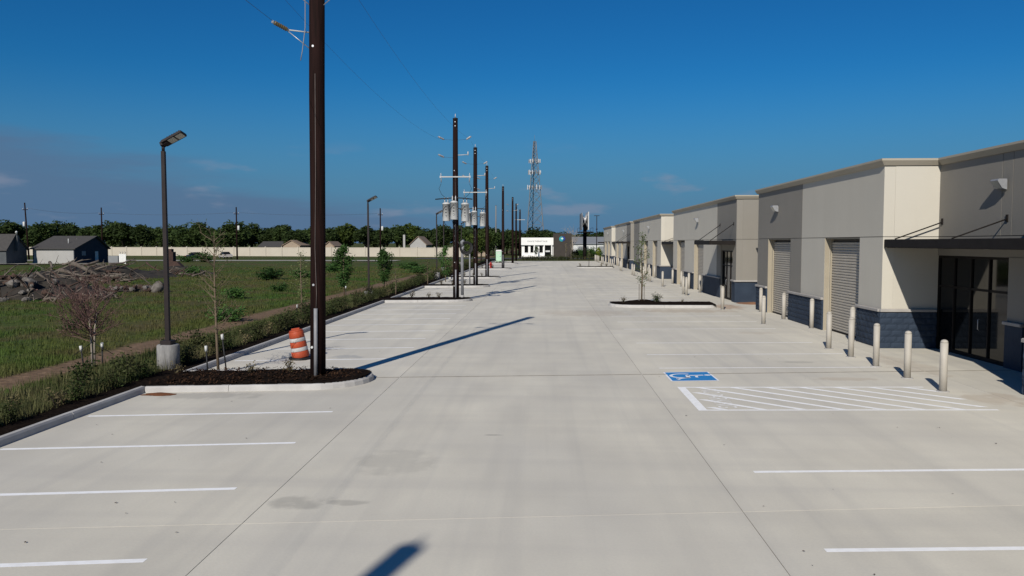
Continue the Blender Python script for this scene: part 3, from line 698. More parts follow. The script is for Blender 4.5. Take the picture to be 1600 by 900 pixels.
def canopy_proj(y0, y1):
    c = part(MB().bbox(XW - 1.62, XW - .003, y0, y1, 3.58, 3.84, .015), 'canopy', 'bronze')
    for y in (y0 + .5, y1 - .6):
        MB().tube([(XW - .01, y, 4.90), (XW - 1.45, y, 3.85)], .022, 8).build('tie_rod', 'bronze', c)
        MB().box(XW - .03, XW - .002, y - .05, y + .05, 4.8, 5.0).build('rod_plate', 'bronze', c)
    MB().lathe([(.09, 3.555), (.11, 3.579)], 14, (XW - .7, y0 + 1.6)).build('downlight', 'lens_glass', c)
JG = 0.012
def bay(y0, y1, splits, openings, near=False, ret=True, ret_paint=None):
    """splits = [(y_end, paint)...]; openings = [(kind, a, b)...] on the face looking at the lot"""
    part(MB().box(XC + .1, 34, y0 + .35, y1 - .01, ZT - .055, ZT - .02), 'roof', 'roof_membrane')
    part(MB().box(XC + .002, 34, y0 + .34, y1 - .002, 0.0, ZT - .06), 'core', 'joint_dark')
    a = y0
    brk = []
    for (b_, paint) in splits:
        part(MB().box(XW, XC, a + JG, b_ - JG, ZJ + JG, ZT), 'wall_panel', paint); brk.append((a, b_, paint)); a = b_
    part(MB().box(XW + .03, XC, y0 + .03, y1 - .03, ZJ - JG, ZJ + JG), 'panel_joint', 'joint_dark')
    def paint_at(y):
        for (p, q, c) in brk:
            if p <= y < q: return c
        return brk[-1][2]
    cuts = sorted(openings, key=lambda o: o[1]); a = y0
    piers = []
    for (k, p, q) in cuts + [('end', y1, y1)]:
        if p > a + .02: piers.append((a, p))
        a = q
    for (p, q) in piers:
        inner = [s[0] for s in splits if p + .05 < s[0] < q - .05]
        pts = [p] + inner + [q]
        for u, v in zip(pts[:-1], pts[1:]):
            part(MB().box(XW, XC, u + (JG if u != p else 0), v - (JG if v != q else 0), 0.0, ZJ - JG), 'wall_panel', paint_at((u + v) / 2))
        wainscot_y(p + (.0 if p == y0 else .002), q - .002, near)
    for (k, p, q) in cuts:
        if k == 'door':
            roller_door(p + .004, q - .004)
            part(MB().box(XW + .004, XC - .17, q - .003, q - .0005, 0, ZJ - JG), 'jamb_face', 'jamb')
            part(MB().box(XW + .05, XC, p + .004, q - .004, 3.86, ZJ - JG - .002), 'door_header', 'jamb')
        if k == 'entry':
            storefront(p + .004, q - .004, XW + .1, 3.2, (p + q) / 2 + .2)
            part(MB().box(XW + .03, XC, p + .004, q - .004, 3.2, ZJ - JG - .002), 'door_header', paint_at(p + .1))
    if ret:
        rp = ret_paint or splits[0][1]
        part(MB().box(XC + .002, XR + .3, y0 + .0, y0 + .33, 0, ZJ - JG), 'wall_panel', rp)
        part(MB().box(XC + .002, XR + .3, y0 + .0, y0 + .33, ZJ + JG, ZT), 'wall_panel', rp)
        part(MB().box(XC + .002, XR + .29, y0 + .03, y0 + .32, ZJ - JG, ZJ + JG), 'panel_joint', 'joint_dark')
        wainscot_x(XW - .07, XR - .002, y0, near)
        cornice_x(XW, XR + .1, y0, .17)
        cornice_y(y0 + .001, y1 + .15, XW, 0.17, 0)
    else:
        cornice_y(y0, y1 + .15, XW)
def recess(y0, y1, paint, canopy=True, joints=()):
    pts = [y0 - .3] + list(joints) + [y1 + .002]
    for u, v in zip(pts[:-1], pts[1:]):
        part(MB().box(XR, XR + .3, u + JG, v - JG, ZJ + JG, ZT), 'wall_panel', paint)
    part(MB().box(XR + .03, XR + .3, y0, y1, ZJ - JG, ZJ + JG), 'panel_joint', 'joint_dark')
    part(MB().box(XR, XR + .3, y0, y1, 3.275, ZJ - JG), 'wall_panel', paint)
    part(MB().box(XR + .32, 34, y0 - .002, y1 + .34, 0.0, ZT - .06), 'core', 'joint_dark')
    part(MB().box(XR + .34, 34, y0, y1 + .33, ZT - .055, ZT - .02), 'roof', 'roof_membrane')
    L = y1 - y0
    if canopy:
        pm = y0 + L * .45
        storefront(pm + .42, y1 - .02, XR, 3.27, pm + 1.9); storefront(y0 + .02, pm - .42, XR, 3.27, y0 + 1.2)
        part(MB().box(XR - .02, XR + .3, pm - .42, pm + .42, 0, 3.274), 'pier', paint)
        wainscot_y(pm - .44, pm + .44, False, XR - .02)
        canopy_recess(y0, y1)
    else:
        part(MB().box(XR, XR + .3, y0, y1, 0, 3.274), 'wall_panel', paint)
    cornice_y(y0 - .1, y1 - .16, XR)
CR, GR = 'wall_cream', 'wall_grey'
bay(-26, 19.4, [(8, CR), (19.4, CR)], [('door', -2, 1.7), ('door', 6.5, 10.2)], near=False, ret=False)
wainscot_y(17.3, 19.39, True, XW - .075)
recess(19.4, 28.0, GR, True, (23.65, 24.2))
bay(28.0, 44.4, [(36.84, CR), (44.4, GR)], [('door', 30.06, 33.8), ('door', 38.5, 42.35)], near=True)
recess(44.4, 49.4, GR, False)
bay(49.4, 73.6, [(55.0, GR), (73.6, CR)], [('entry', 50.3, 53.7), ('door', 59.6, 63.3), ('door', 67.6, 71.4)])
recess(73.6, 81.4, GR)
bay(81.4, 106.0, [(100.0, CR), (106.0, GR)], [('door', 84.0, 87.6), ('door', 91.6, 95.2)])
recess(106.0, 110.2, GR, False)
bay(110.2, 134.0, [(115.6, GR), (134.0, CR)], [('entry', 111.4, 114.8), ('door', 120.5, 124.0), ('door', 128.0, 131.5)])
recess(134.0, 141.6, GR)
bay(141.6, 160.5, [(160.5, CR)], [('door', 145.5, 149.0), ('door', 153.0, 156.5)])
canopy_proj(49.6, 54.6); canopy_proj(110.4, 115.4)
wall_light(40.7); wall_light(61.7); wall_light(90.5); wall_light(119); wall_light(149); wall_light(24.05, 5.44, XR)

part(MB().box(34.002, 34.3, -26, 160.5, 0, ZP), 'rear_wall', CR)
part(MB().box(XW - 1.2, XW - .003, 158.4, 160.4, 3.58, 3.82), 'canopy', 'bronze')

# ------------------------------------------------------------------ bollards
def bollard(x, y, label, grp):
    t = thing('bollard', label, 'bollard', (x, y + .31, 0), 0, grp)
    link('post', BOL[0], t); link('cap', BOL[1], t); link('collar', BOL[2], t)
BOL = [MB().lathe([(.09, 0.002), (.09, 1.225)], 18).mesh('post', 'bollard_paint'),
       MB().lathe([(.0905, 1.226), (.083, 1.263), (.062, 1.29), (.03, 1.304), (.004, 1.308)], 18).mesh('cap', 'bollard_paint'),
       MB().lathe([(.16, .002), (.155, .010), (.0915, .014)], 18).mesh('collar', 'kerb_concrete')]
G1 = 'cream bollards in a row along the stalls'; G2 = 'cream bollards guarding the roller doors'
near_lab = ['cream steel bollard nearest the camera, by the hatched aisle corner', 'second cream bollard of the stall row, before the blue block wall corner',
            'third cream bollard of the stall row counted from the camera', 'fourth cream bollard of the stall row counted from the camera',
            'fifth cream bollard of the stall row counted from the camera']
for k, y in enumerate((19.86, 21.83, 23.9, 25.87, 27.9)): bollard(9.96, y, near_lab[k], G1)
bollard(9.97, 36.3, 'cream bollard standing alone out from the grey wall pier', G1)
bollard(9.84, 44.1, 'cream bollard at the right end of the mulched island', G1)
for kk, y in enumerate((56.0, 57.2, 67.2, 75.4, 77.0, 78.8, 80.6, 88.6, 91, 103.5, 105.5, 118, 121, 130, 136, 139, 147, 151, 155, 158)):
    bollard(9.96 + rng.uniform(-.04, .04), y, 'distant cream bollard, %s in the stall row counted from the camera' % nth(kk + 8), G1)
bollard(11.56, 30.0, 'cream bollard right of the nearest roller door', G2)
bollard(11.56, 34.55, 'cream bollard left of the nearest roller door, before the blue wainscot', G2)
bollard(11.56, 38.6, 'cream bollard right of the second roller door', G2)
bollard(11.56, 42.7, 'cream bollard left of the second roller door', G2)
for y in (59.2, 63.7, 67.2, 71.8, 83.6, 88.0, 91.2, 95.6, 120.1, 124.4, 127.6, 131.9):
    bollard(11.50, y, 'small distant cream bollard beside a far roller door', G2)

# ------------------------------------------------------------------ utility poles
def strain_insulator(mb_parent, a, b, brown=False):
    """ribbed dead-end insulator from a to b"""
    a, b = Vector(a), Vector(b); d = b - a; n = 7; mb = MB()
    pts = []; rad = []
    for i in range(n * 2 + 1):
        pts.append(a + d * (i / (n * 2))); rad.append(0.062 if i % 2 else 0.034)
    mb.tube(pts, rad, 12).build('insulator', 'insulator_brown' if brown else 'insulator_grey', mb_parent)
    e = d.normalized()
    MB().tube([a - e * .06, a + e * .002], .04, 10).build('end_fitting', 'galvanised', mb_parent)
    MB().tube([b - e * .002, b + e * .06], .04, 10).build('end_fitting', 'galvanised', mb_parent)
def utility_pole(x, y, label, h=11.45, hw=None, r0=.215, r1=.175, tx=False, arms=True, conduit=True, z0=.16, detail=2, name='utility_pole', wood='creosote_wood', lean=0.0, group='dark brown utility poles in the islands'):
    t = thing(name, label, 'utility pole', (x, y, z0), 0, group)
    t.rotation_euler = (0, lean, 0)
    sh = MB().tube([(0, 0, -.3), (.01, 0, h * .3), (-.012, 0, h * .62), (0, 0, h - .06)], [r0, r0 * .95, (r0 + r1) / 2, r1], 18).build('shaft', wood, t)
    MB().lathe([(r1 * 1.06, h - .07), (r1 * 1.06, h), (r1 * .5, h + .03)], 18).build('pole_cap', 'black_rubber', t)
    for zz in (h - .25, h - .5):
        MB().tube([(0, -r1 - .03, zz), (0, -r1 + .01, zz)], .035, 8).build('bolt', 'galvanised', t)
    if detail > 1:
        MB().tube([(0.0, 0, h + .03), (0, 0, h + .28)], [.03, .02], 8).build('top_pin', 'insulator_grey', t)
        for zz in (h * .2, h * .71):
            MB().tube([(-.06, -r0 * .95 - .012, zz), (-.06, -r0 * .8, zz)], .03, 8).build('bolt', 'galvanised', t)
    hfull = h; h = hw or h
    if arms:
        for zz, both in ((h - 1.40, True), (h - 2.52, False)):
            for s in ((-1, 1) if both else (-1,)):
                ar = MB().tube([(s * r1 * .8, 0, zz + .02), (s * .72, -.12, zz + .06)], .018 if r1 > .2 else .007, 8)  .build('arm', 'fibreglass' if r1 > .2 else 'wire', t)
                strain_insulator(ar, (s * .76, -.14, zz + .07), (s * 1.0, -.42, zz + .17), brown=(not both and r1 > .2))
                if r1 > .2: MB().tube([(s * r1 * .8, -.05, zz - .42), (s * .74, -.13, zz + .03)], .012, 6).build('brace', 'galvanised', ar)
        if r1 < .2: ar = MB().tube([(r1 * .8, 0, h - 2.33), (.78, 0, h - 2.30)], .025, 8).build('arm', 'fibreglass', t)
        if r1 < .2: MB().tube([(.8, 0, h - 2.34), (.8, 0, h - 2.1)], [.045, .03], 8).build('insulator', 'insulator_grey', ar)
        if r1 > .2: w = [(-.34, -.05, h - .9), (-.30, -.06, h - 1.8), (-.29, -.1, h - 2.4), (-.36, -.12, h - 3.0), (-.40, -.14, h - 3.25)]
        if r1 > .2: MB().tube(w, .013, 6).build('jumper_wire', 'conduit_grey', t)
    if conduit:
        MB().tube([(.015, -r0 - .045, -.1), (.015, -r0 - .045, 1.82)], .05, 12).build('conduit', 'conduit_grey', t)
        MB().tube([(.02, -r0 - .03, 1.8), (.03, -r0 - .015, 2.2), (-.01, -r0 - .01, 3.4), (.01, -r0 - .008, 5.2), (0, -r0 - .006, h - 3.6)], .009, 6).build('ground_wire', 'dull_wire', t)
        MB().tube([(-.10, -r0 - .02, .78), (-.10, -r0 + .06, .78)], .032, 10).build('tag', 'white_plastic', t)
    if tx:
        zc = h - 3.72
        ca = MB().box(-.95, .95, -r1 - .10, -r1 - .02, zc - .035, zc + .035).build('crossarm', 'fibreglass', t)
        for s in (-1, 1):
            MB().box(s * .95 - .03, s * .95 + .03, -r1 - .12, -r1 - .0, zc - .07, zc + .07).build('bracket', 'galvanised', ca)
            MB().tube([(s * .9, -r1 - .05, zc - .08), (s * .9, -r1 - .05, zc - .36)], [.035, .025], 8).build('cutout_fuse', 'metal_grey', ca)
            MB().tube([(s * .9, -r1 - .05, zc + .036), (s * .92, -r1 - .05, zc + .24)], [.028, .016], 8).build('arrester', 'insulator_grey', ca)
        br = MB().tube([(-1.28, -.22, zc - 1.42), (-.5, -.26, zc - 1.36), (0, -.3, zc - 1.33), (.6, -.26, zc - 1.36), (1.1, -.22, zc - 1.42)], .035, 8).build('bus_bar', 'black_rubber', t)
        for (dx, dy, top, hh, rr) in ((-.58, -.16, zc - 1.68, 1.12, .245), (-.05, -.50, zc - 1.60, 1.12, .235), (.62, -.14, zc - 1.70, 1.12, .245)):
            tr_ = MB().lathe([(rr * .96, top - hh), (rr, top - hh + .02), (rr, top - .06), (rr * 1.07, top - .06), (rr * 1.07, top - .02), (rr * .75, top + .05), (rr * .2, top + .08)], 20, (dx, dy)).build('transformer', 'transformer_paint', t)
            for q in (-.1, .1):
                MB().tube([(dx + q, dy, top + .05), (dx + q, dy, top + .38)], [.045, .025], 8).build('bushing', 'insulator_grey', tr_)
            MB().box(dx - .03, dx + .03, dy - rr - .05, dy - rr + .02, top - hh * .75, top - hh * .7).build('lug', 'galvanised', tr_)
            MB().tube([(dx, dy - rr - .005, top - .2), (dx - .18, dy - rr * .9, top - .38), (dx - .24, dy - rr * .4, top - .8), (dx - .1, dy + .1, top - 1.3), (-.05, -.22, top - 1.9)], .016, 6).build('lead_wire', 'black_rubber', tr_)
            for q in range(4):
                MB().box(dx - .045, dx + .045, dy - rr - .006, dy - rr + .01, top - .24 - q * .19, top - .18 - q * .19).build('number_mark', 'letter_dark', tr_)
            MB().tube([(dx, dy + rr * .9, top - .3), (0, -r1 * .5, top - .3)], .03, 8).build('mount', 'galvanised', tr_)
        for s in (-1, 1):
            MB().tube([(s * .9, -r1 - .05, zc - .42), (s * 1.04, -.2, zc - .75), (s * .88, -.22, zc - 1.1), (s * .58, -.2, zc - 1.38)], .012, 6).build('drop_wire', 'black_rubber', t)
        for q in range(9):
            MB().box(-.05, .05, -r0 - .03, -r0 + .01, h * .26 + q * .32, h * .26 + .07 + q * .32).build('standoff', 'galvanised', t)
        MB().tube([(0, -r0 - .05, 2.4), (0.02, -r0 - .05, 6.1)], .05, 8).build('cable_riser', 'black_rubber', t)
    return t
utility_pole(-6.55, -7.95, 'dark utility pole behind the viewpoint whose shadow falls across the lot', arms=False, tx=False)
utility_pole(-6.08, 21.0, 'nearest tall dark brown utility pole rising out of the top of the picture', h=12.2, hw=11.55, r0=.208, r1=.201, lean=.012)
utility_pole(-5.70, 51.0, 'second dark utility pole, tallest with white transformers and a grey riser pipe at its foot', tx=True, r0=.20, r1=.155)
utility_pole(-5.80, 66.7, 'third dark utility pole, with white transformers half hidden behind the pole before it', tx=True, r0=.20, r1=.155)
utility_pole(-5.98, 82.6, 'fourth dark utility pole, standing just left of the red fire hydrant', r0=.20, r1=.155)
utility_pole(at(786, 113), 113.0, 'fifth dark utility pole, bare, standing in line past the hydrant', arms=False, r0=.20, r1=.155)
utility_pole(at(801, 139.5), 139.5, 'sixth dark utility pole of the row, with two pale short arms', arms=True, conduit=False, r0=.20, r1=.155, detail=1)
utility_pole(at(806.5, 162.6), 162.6, 'seventh slim dark utility pole of the row, right behind the sixth', arms=False, conduit=False, r0=.20, r1=.155, detail=1)
p8 = utility_pole(at(812.5, 188), 188.0, 'farthest dark utility pole of the row, left of the white shop', arms=False, conduit=False, r0=.22, r1=.17, z0=0, detail=1)
MB().box(-1.2, 1.2, -.26, -.16, 9.0, 9.12).build('crossarm', 'fibreglass', p8)
utility_pole(at(775, 178), 178.0, 'pale weathered utility pole between the dark poles, beyond the portable toilet', arms=False, conduit=False, h=12, r0=.16, r1=.11, z0=0, detail=1, wood='grey_wood')
for q, (yy) in enumerate((0,)): pass

# riser pipes with a coil of cable
rp = thing('riser_pipe', 'thick grey riser pipe beside the transformer pole with a black cable coil', 'pipe', (at(722.3, 50.9), 50.9, .15))
MB().tube([(0, 0, -.1), (0, 0, 3.15), (.05, 0, 3.35)], .095, 14).build('pipe', 'conduit_grey', rp)
MB().tube([(0, 0, 0.05), (0, 0, .18)], .12, 14).build('collar', 'kerb_concrete', rp)
coil = MB()
for k in range(4):
    rr = .30 + .035 * k
    coil.tube([(.28 + rr * math.cos(a), -.05 - .03 * k + .02 * math.sin(a * 3), 3.22 + rr * math.sin(a)) for a in np.linspace(0, 2 * math.pi, 25)], .032, 7, cap=False)
coil.tube([(-.4, .0, 3.75), (-.15, -.02, 3.45), (.0, -.05, 3.2), (.25, -.08, 2.95), (.55, -.05, 3.1), (.62, 0, 3.5)], .035, 7)
coil.build('cable_coil', 'black_rubber', rp)
MB().tube([(.0, 0, 3.3), (.0, -.1, 3.62), (.12, -.14, 3.70)], [.1, .11, .08], 10).build('weatherhead', 'conduit_grey', rp)
rp2 = thing('riser_pipe', 'thin grey riser pipe left of the third utility pole', 'pipe', (at(734, 66.4), 66.4, .15))
MB().tube([(0, 0, -.1), (0, 0, 2.7)], .055, 12).build('pipe', 'conduit_grey', rp2)
MB().tube([(0, 0, 2.6), (.0, 0, 3.0), (.1, -.02, 3.25), (.3, 0, 3.3)], .045, 8).build('cable', 'black_rubber', rp2)

# conductors strung along the pole line
def span(a, b, sag, r, name, label, grp=None, n=14):
    a, b = Vector(a), Vector(b)
    pts = [a.lerp(b, i / n) - Vector((0, 0, 4 * sag * (i / n) * (1 - i / n))) for i in range(n + 1)]
    o = MB().tube(pts, r, 5).build(name, 'wire', None)
    return tag(o, label, 'wire', grp)
span((-6.95, 20.56, 9.37), (-7.1, -8, 9.6), .15, .005, 'power_line', 'thin wire running from the nearest pole insulator over the viewpoint')
span((-5.05, 21.6, 10.3), (-4.75, 50.6, 10.25), .5, .0035, 'power_line', 'faint overhead wire receding from the nearest to the second pole')
span((-7.05, 21.6, 10.3), (-6.7, 50.6, 10.25), .5, .0035, 'power_line', 'faint left overhead wire between nearest and second pole')
span((-4.75, 51.4, 10.25), (-4.85, 66.3, 10.25), .2, .0035, 'power_line', 'faint overhead wire between the two transformer poles')
span((-4.85, 67, 10.25), (-5.0, 82.2, 10.25), .2, .0035, 'power_line', 'faint overhead wire between third and fourth pole')

# ------------------------------------------------------------------ area light poles
def light_pole(x, y, label, h=6.25, ped=.73, z0=.06):
    t = thing('light_pole', label, 'street lamp', (x, y, z0), 0, 'dark area light poles along the planting bed')
    MB().lathe([(.31, -.3), (.31, ped - .03), (.285, ped)], 22).build('pedestal', 'pedestal_concrete', t)
    MB().bbox(-.16, .16, -.16, .16, ped + .001, ped + .12, .02).build('base_cover', 'dark_pole', t)
    s0, s1 = .060, .050
    MB().add([(-s0, -s0, ped + .1), (s0, -s0, ped + .1), (s0, s0, ped + .1), (-s0, s0, ped + .1), (-s1, -s1, h), (s1, -s1, h), (s1, s1, h), (-s1, s1, h)],
             [(0, 1, 5, 4), (1, 2, 6, 5), (2, 3, 7, 6), (3, 0, 4, 7), (4, 5, 6, 7), (0, 3, 2, 1)]).build('pole', 'dark_pole', t)
    MB().tube([(0, 0, h + .001), (0, 0, h + .17)], .045, 12).build('tenon', 'dark_pole', t)
    M_ = Matrix.Translation((0.0, 0, h + .2)) @ Matrix.Rotation(R(-27), 4, 'Y') @ Matrix.Rotation(R(-16), 4, 'X')
    def xf(mb): mb.v = [tuple(M_ @ Vector(p)) for p in mb.v]; return mb
    hd = xf(MB().bbox(.02, .68, -.16, .16, -.03, .05, .02)).build('lamp_head', 'dark_pole', t)
    xf(MB().bbox(-.06, .18, -.09, .09, -.06, .07, .02)).build('knuckle', 'dark_pole', hd)
    for a in (.20, .445): xf(MB().box(a, a + .20, -.125, .125, -.038, -.031)).build('led_panel', 'lens_glass', hd)
    for a in np.linspace(.22, .6, 6): xf(MB().box(a, a + .012, -.12, .12, .051, .085)).build('cooling_fin', 'dark_pole', hd)
light_pole(-10.84, 22.4, 'nearest dark area light pole on a round concrete pedestal')
light_pole(at(576, 53.6), 53.6, 'second area light pole, rising from the hedge right of the nearest utility pole', ped=.4)
light_pole(at(682.5, 78), 78.0, 'third area light pole, slender, left of the transformers')
light_pole(at(693.5, 94), 94.0, 'distant area light pole partly behind the left transformer')
light_pole(at(721, 118), 118.0, 'small distant area light pole seen between the two transformer poles')

# ------------------------------------------------------------------ barrel, hydrant, toilet, stakes
bt = thing('traffic_barrel', 'tilted orange and white traffic barrel on a black base behind the nearest pole', 'traffic barrel', (-7.80, 25.0, 0))
MB().lathe([(.36, .003), (.37, .03), (.34, .06), (.27, .075)], 24).build('rubber_base', 'black_rubber', bt)
MT = Matrix.Translation((0.02, 0, .05)) @ Matrix.Rotation(R(-9), 4, 'Y') @ Matrix.Rotation(R(3), 4, 'X')
bands = [(.02, .22, .275, .262, 'barrel_orange'), (.225, .345, .262, .254, 'barrel_white'), (.35, .53, .252, .243, 'barrel_orange'), (.535, .65, .243, .236, 'barrel_white'), (.655, .86, .234, .222, 'barrel_orange')]
for (a, b_, r0, r1, mm) in bands:
    mb = MB().lathe([(r0, a), (r0 + .008, a + .012), (r1 + .008, b_ - .012), (r1, b_)], 26)
    mb.v = [tuple(MT @ Vector(p)) for p in mb.v]; mb.build('band', mm, bt)
mb = MB().lathe([(.222, .86), (.20, .90), (.12, .915)], 26); mb.v = [tuple(MT @ Vector(p)) for p in mb.v]; tp = mb.build('top', 'barrel_orange', bt)
mb = MB().box(-.13, .13, -.025, .025, .915, .96); mb.v = [tuple(MT @ Vector(p)) for p in mb.v]; mb.build('handle', 'barrel_orange', tp)

hy = thing('fire_hydrant', 'small red fire hydrant on the far left island', 'hydrant', (at(767, 111), 110.8, .15))
MB().lathe([(.20, 0), (.20, .06), (.14, .07), (.14, .55), (.18, .56), (.18, .62), (.15, .64), (.13, .75), (.05, .82), (.04, .9)], 16).build('barrel', 'hydrant_red', hy)
for s in (-1, 1): MB().tube([(s * .1, 0, .45), (s * .28, 0, .45)], .075, 12).build('nozzle', 'hydrant_red', hy)
MB().tube([(0, -.1, .40), (0, -.3, .40)], .1, 12).build('nozzle', 'hydrant_red', hy)

pt = thing('portable_toilet', 'pale mint green portable toilet at the far left of the lot', 'portable toilet', (at(779.5, 153), 153.0, 0))
MB().bbox(-.55, .55, -.55, .55, 0.02, 2.02, .04).build('cabin', 'toilet_green', pt)
MB().add([(-.6, -.6, 2.021), (.6, -.6, 2.021), (.6, .6, 2.021), (-.6, .6, 2.021), (-.45, -.5, 2.3), (.45, -.5, 2.3), (.45, .5, 2.3), (-.45, .5, 2.3)], [(0, 1, 5, 4), (1, 2, 6, 5), (2, 3, 7, 6), (3, 0, 4, 7), (4, 5, 6, 7), (0, 3, 2, 1)]).build('roof', 'white_plastic', pt)
dr_ = MB().box(-.4, .4, -.58, -.552, .12, 1.9).build('door', 'toilet_green', pt)
MB().box(.25, .32, -.6, -.581, .95, 1.15).build('latch', 'black_rubber', dr_)
MB().box(-.3, .3, -.6, -.581, 1.55, 1.75).build('vent', 'white_plastic', dr_)

def stake(x, y, label, h=.95, lean=0.0, z=.1):
    t = thing('tree_stake', label, 'stake', (x, y, z), 0, 'white-topped stakes holding the saplings')
    t.rotation_euler = (0, lean, 0)
    MB().tube([(0, 0, -.2), (0, 0, h - .16)], .022, 8).build('post', 'black_rubber', t)
    MB().tube([(0, 0, h - .159), (0, 0, h)], .04, 10).build('cap', 'white_plastic', t)
stake(at(126, 22.9), 22.9, 'white-topped stake left of the bare reddish crape tree', .62, -.12, .05)
stake(at(156, 23.4), 23.4, 'white-topped stake right of the bare reddish crape tree', .70, 0.0, 0)
stake(at(321, 21.9), 21.9, 'white-topped stake left of the tall bare sapling', .72, -.05)
stake(at(350, 22.4), 22.4, 'white-topped stake right of the tall bare sapling', 1.0, -.1)
stake(at(462, 39.5), 39.5, 'white-topped stake under the pale leafy sapling', .6, .1, 0)
stake(at(540, 52), 52.0, 'white-topped stake in the hedge below the dense young tree', .75, 0, .1)

# ------------------------------------------------------------------ boundary fence beyond the field
fence = thing('boundary_fence', 'long cream panel fence with capped posts along the far side of the field', 'fence', (0, 0, 0))
FA, FB = Vector((at(20, 228), 228)), Vector((at(735, 204), 204))
FL = (FB - FA).length; NF = 29; fd = (FB - FA) / NF; fang = math.atan2(fd.y, fd.x); fl = fd.length
post_me = MB().bbox(-.17, .17, -.17, .17, -.1, 2.5, .03).mesh('post', 'fence_vinyl')
cap_me = MB().add([(-.21, -.21, 2.501), (.21, -.21, 2.501), (.21, .21, 2.501), (-.21, .21, 2.501), (0, 0, 2.65)], [(0, 1, 4), (1, 2, 4), (2, 3, 4), (3, 0, 4), (3, 2, 1, 0)]).mesh('post_cap', 'fence_vinyl')
pan_me = MB().box(.18, fl - .18, -.04, .04, .12, 2.24).mesh('panel', 'fence_vinyl')
rail_me = MB().box(.18, fl - .18, -.07, .07, 2.241, 2.40).mesh('rail', 'fence_vinyl')
rail2_me = MB().box(.18, fl - .18, -.07, .07, 0, .119).mesh('rail', 'fence_vinyl')
for k in range(NF + 1):
    p = FA + fd * k
    po = link('post', post_me, fence, (p.x, p.y, 0), (0, 0, fang)); link('post_cap', cap_me, po)
    if k < NF:
        pa = link('panel', pan_me, fence, (p.x, p.y, 0), (0, 0, fang))
        link('rail', rail_me, pa); link('rail', rail2_me, pa)

# ------------------------------------------------------------------ houses, far buildings
def gable_house(name, label, x0, x1, y0, y1, eave, ridge, wall, gable, roof, along='x', ridge_t=.5, over=.35, windows=(), chimney=None, z0=-.1):
    t = thing(name, label, 'house', ((x0 + x1) / 2, (y0 + y1) / 2, 0))
    ox, oy = (x0 + x1) / 2, (y0 + y1) / 2
    X0, X1, Y0, Y1 = x0 - ox, x1 - ox, y0 - oy, y1 - oy
    if along == 'x':
        ym = Y0 + (Y1 - Y0) * ridge_t
        MB().box(X0 + .15, X1 - .15, Y0, Y0 + .15, z0, eave).build('wall', wall, t)
        MB().box(X0 + .15, X1 - .15, Y1 - .15, Y1, z0, eave).build('wall', wall, t)
        for (a, b_) in ((X0, X0 + .149), (X1 - .149, X1)):
            n = 5; pr = [(Y0, z0), (Y1, z0), (Y1, eave), (ym, ridge - .05), (Y0, eave)]
            MB().add([(a, y, z) for y, z in pr] + [(b_, y, z) for y, z in pr], [tuple(reversed(range(n))), tuple(range(n, 2 * n))] + [(k, (k + 1) % n, n + (k + 1) % n, n + k) for k in range(n)]).build('gable_wall', gable, t)
        rf = None
        for (ya, yb) in ((Y0, ym), (Y1, ym)):
            s = -1 if ya < yb else 1; slope = (ridge - eave) / abs(yb - ya)
            ye = ya + s * over; ze = eave - slope * over
            vs_ = []
            for xx in (X0 - over, X1 + over):
                vs_ += [(xx, ye, ze + .02), (xx, yb, ridge + .02), (xx, yb, ridge + .18), (xx, ye, ze + .18)]
            r_ = MB().add(vs_, [(0, 1, 2, 3), (7, 6, 5, 4), (0, 4, 5, 1), (1, 5, 6, 2), (2, 6, 7, 3), (3, 7, 4, 0)]).build('roof', roof, t)
            rf = rf or r_
        if chimney:
            MB().box(chimney[0] - ox - .25, chimney[0] - ox + .25, chimney[1] - oy - .25, chimney[1] - oy + .25, eave - .3, chimney[2]).build('chimney', chimney[3], rf)
    else:
        xm = (X0 + X1) / 2
        for (a, b_) in ((X0, X0 + .15), (X1 - .15, X1)): MB().box(a, b_, Y0 + .15, Y1 - .15, z0, eave).build('wall', wall, t)
        for (a, b_) in ((Y0, Y0 + .149), (Y1 - .149, Y1)):
            n = 5; pr = [(X0, z0), (X1, z0), (X1, eave), (xm, ridge - .05), (X0, eave)]
            MB().add([(x, a, z) for x, z in pr] + [(x, b_, z) for x, z in pr], [tuple(range(n)), tuple(reversed(range(n, 2 * n)))] + [(k, n + k, n + (k + 1) % n, (k + 1) % n) for k in range(n)]).build('gable_wall', gable, t)
        rf = None
        for s in (-1, 1):
            xe = (X0 - over) if s < 0 else (X1 + over); slope = (ridge - eave) / ((X1 - X0) / 2); ze = eave - slope * over
            vs_ = []
            for yy in (Y0 - over, Y1 + over): vs_ += [(xe, yy, ze + .02), (xm, yy, ridge + .02), (xm, yy, ridge + .18), (xe, yy, ze + .18)]
            r_ = MB().add(vs_, [(0, 1, 2, 3), (7, 6, 5, 4), (0, 4, 5, 1), (1, 5, 6, 2), (2, 6, 7, 3), (3, 7, 4, 0)]).build('roof', roof, t)
            rf = rf or r_
        if chimney:
            MB().box(chimney[0] - ox - .3, chimney[0] - ox + .3, chimney[1] - oy - .3, chimney[1] - oy + .3, z0, chimney[2]).build('chimney', chimney[3], rf)
    for (face, a, b_, c, d, mm) in windows:       # face 'f' front (-y) or 'r' right (+x)
        if face == 'f':
            w = MB().box(a - ox, b_ - ox, Y0 - .04, Y0 - .004, c, d).build('window', mm, t); MB().box(a - ox - .06, b_ - ox + .06, Y0 - .06, Y0 - .041, c - .08, c - .001).build('sill', 'house_white', w)
        else:
            w = MB().box(X1 + .004, X1 + .04, a - oy, b_ - oy, c, d).build('window', mm, t); MB().box(X1 + .041, X1 + .06, a - oy - .06, b_ - oy + .06, c - .08, c - .001).build('sill', 'house_white', w)
    return t
hx0, hx1 = at(52, 136), at(117, 136)
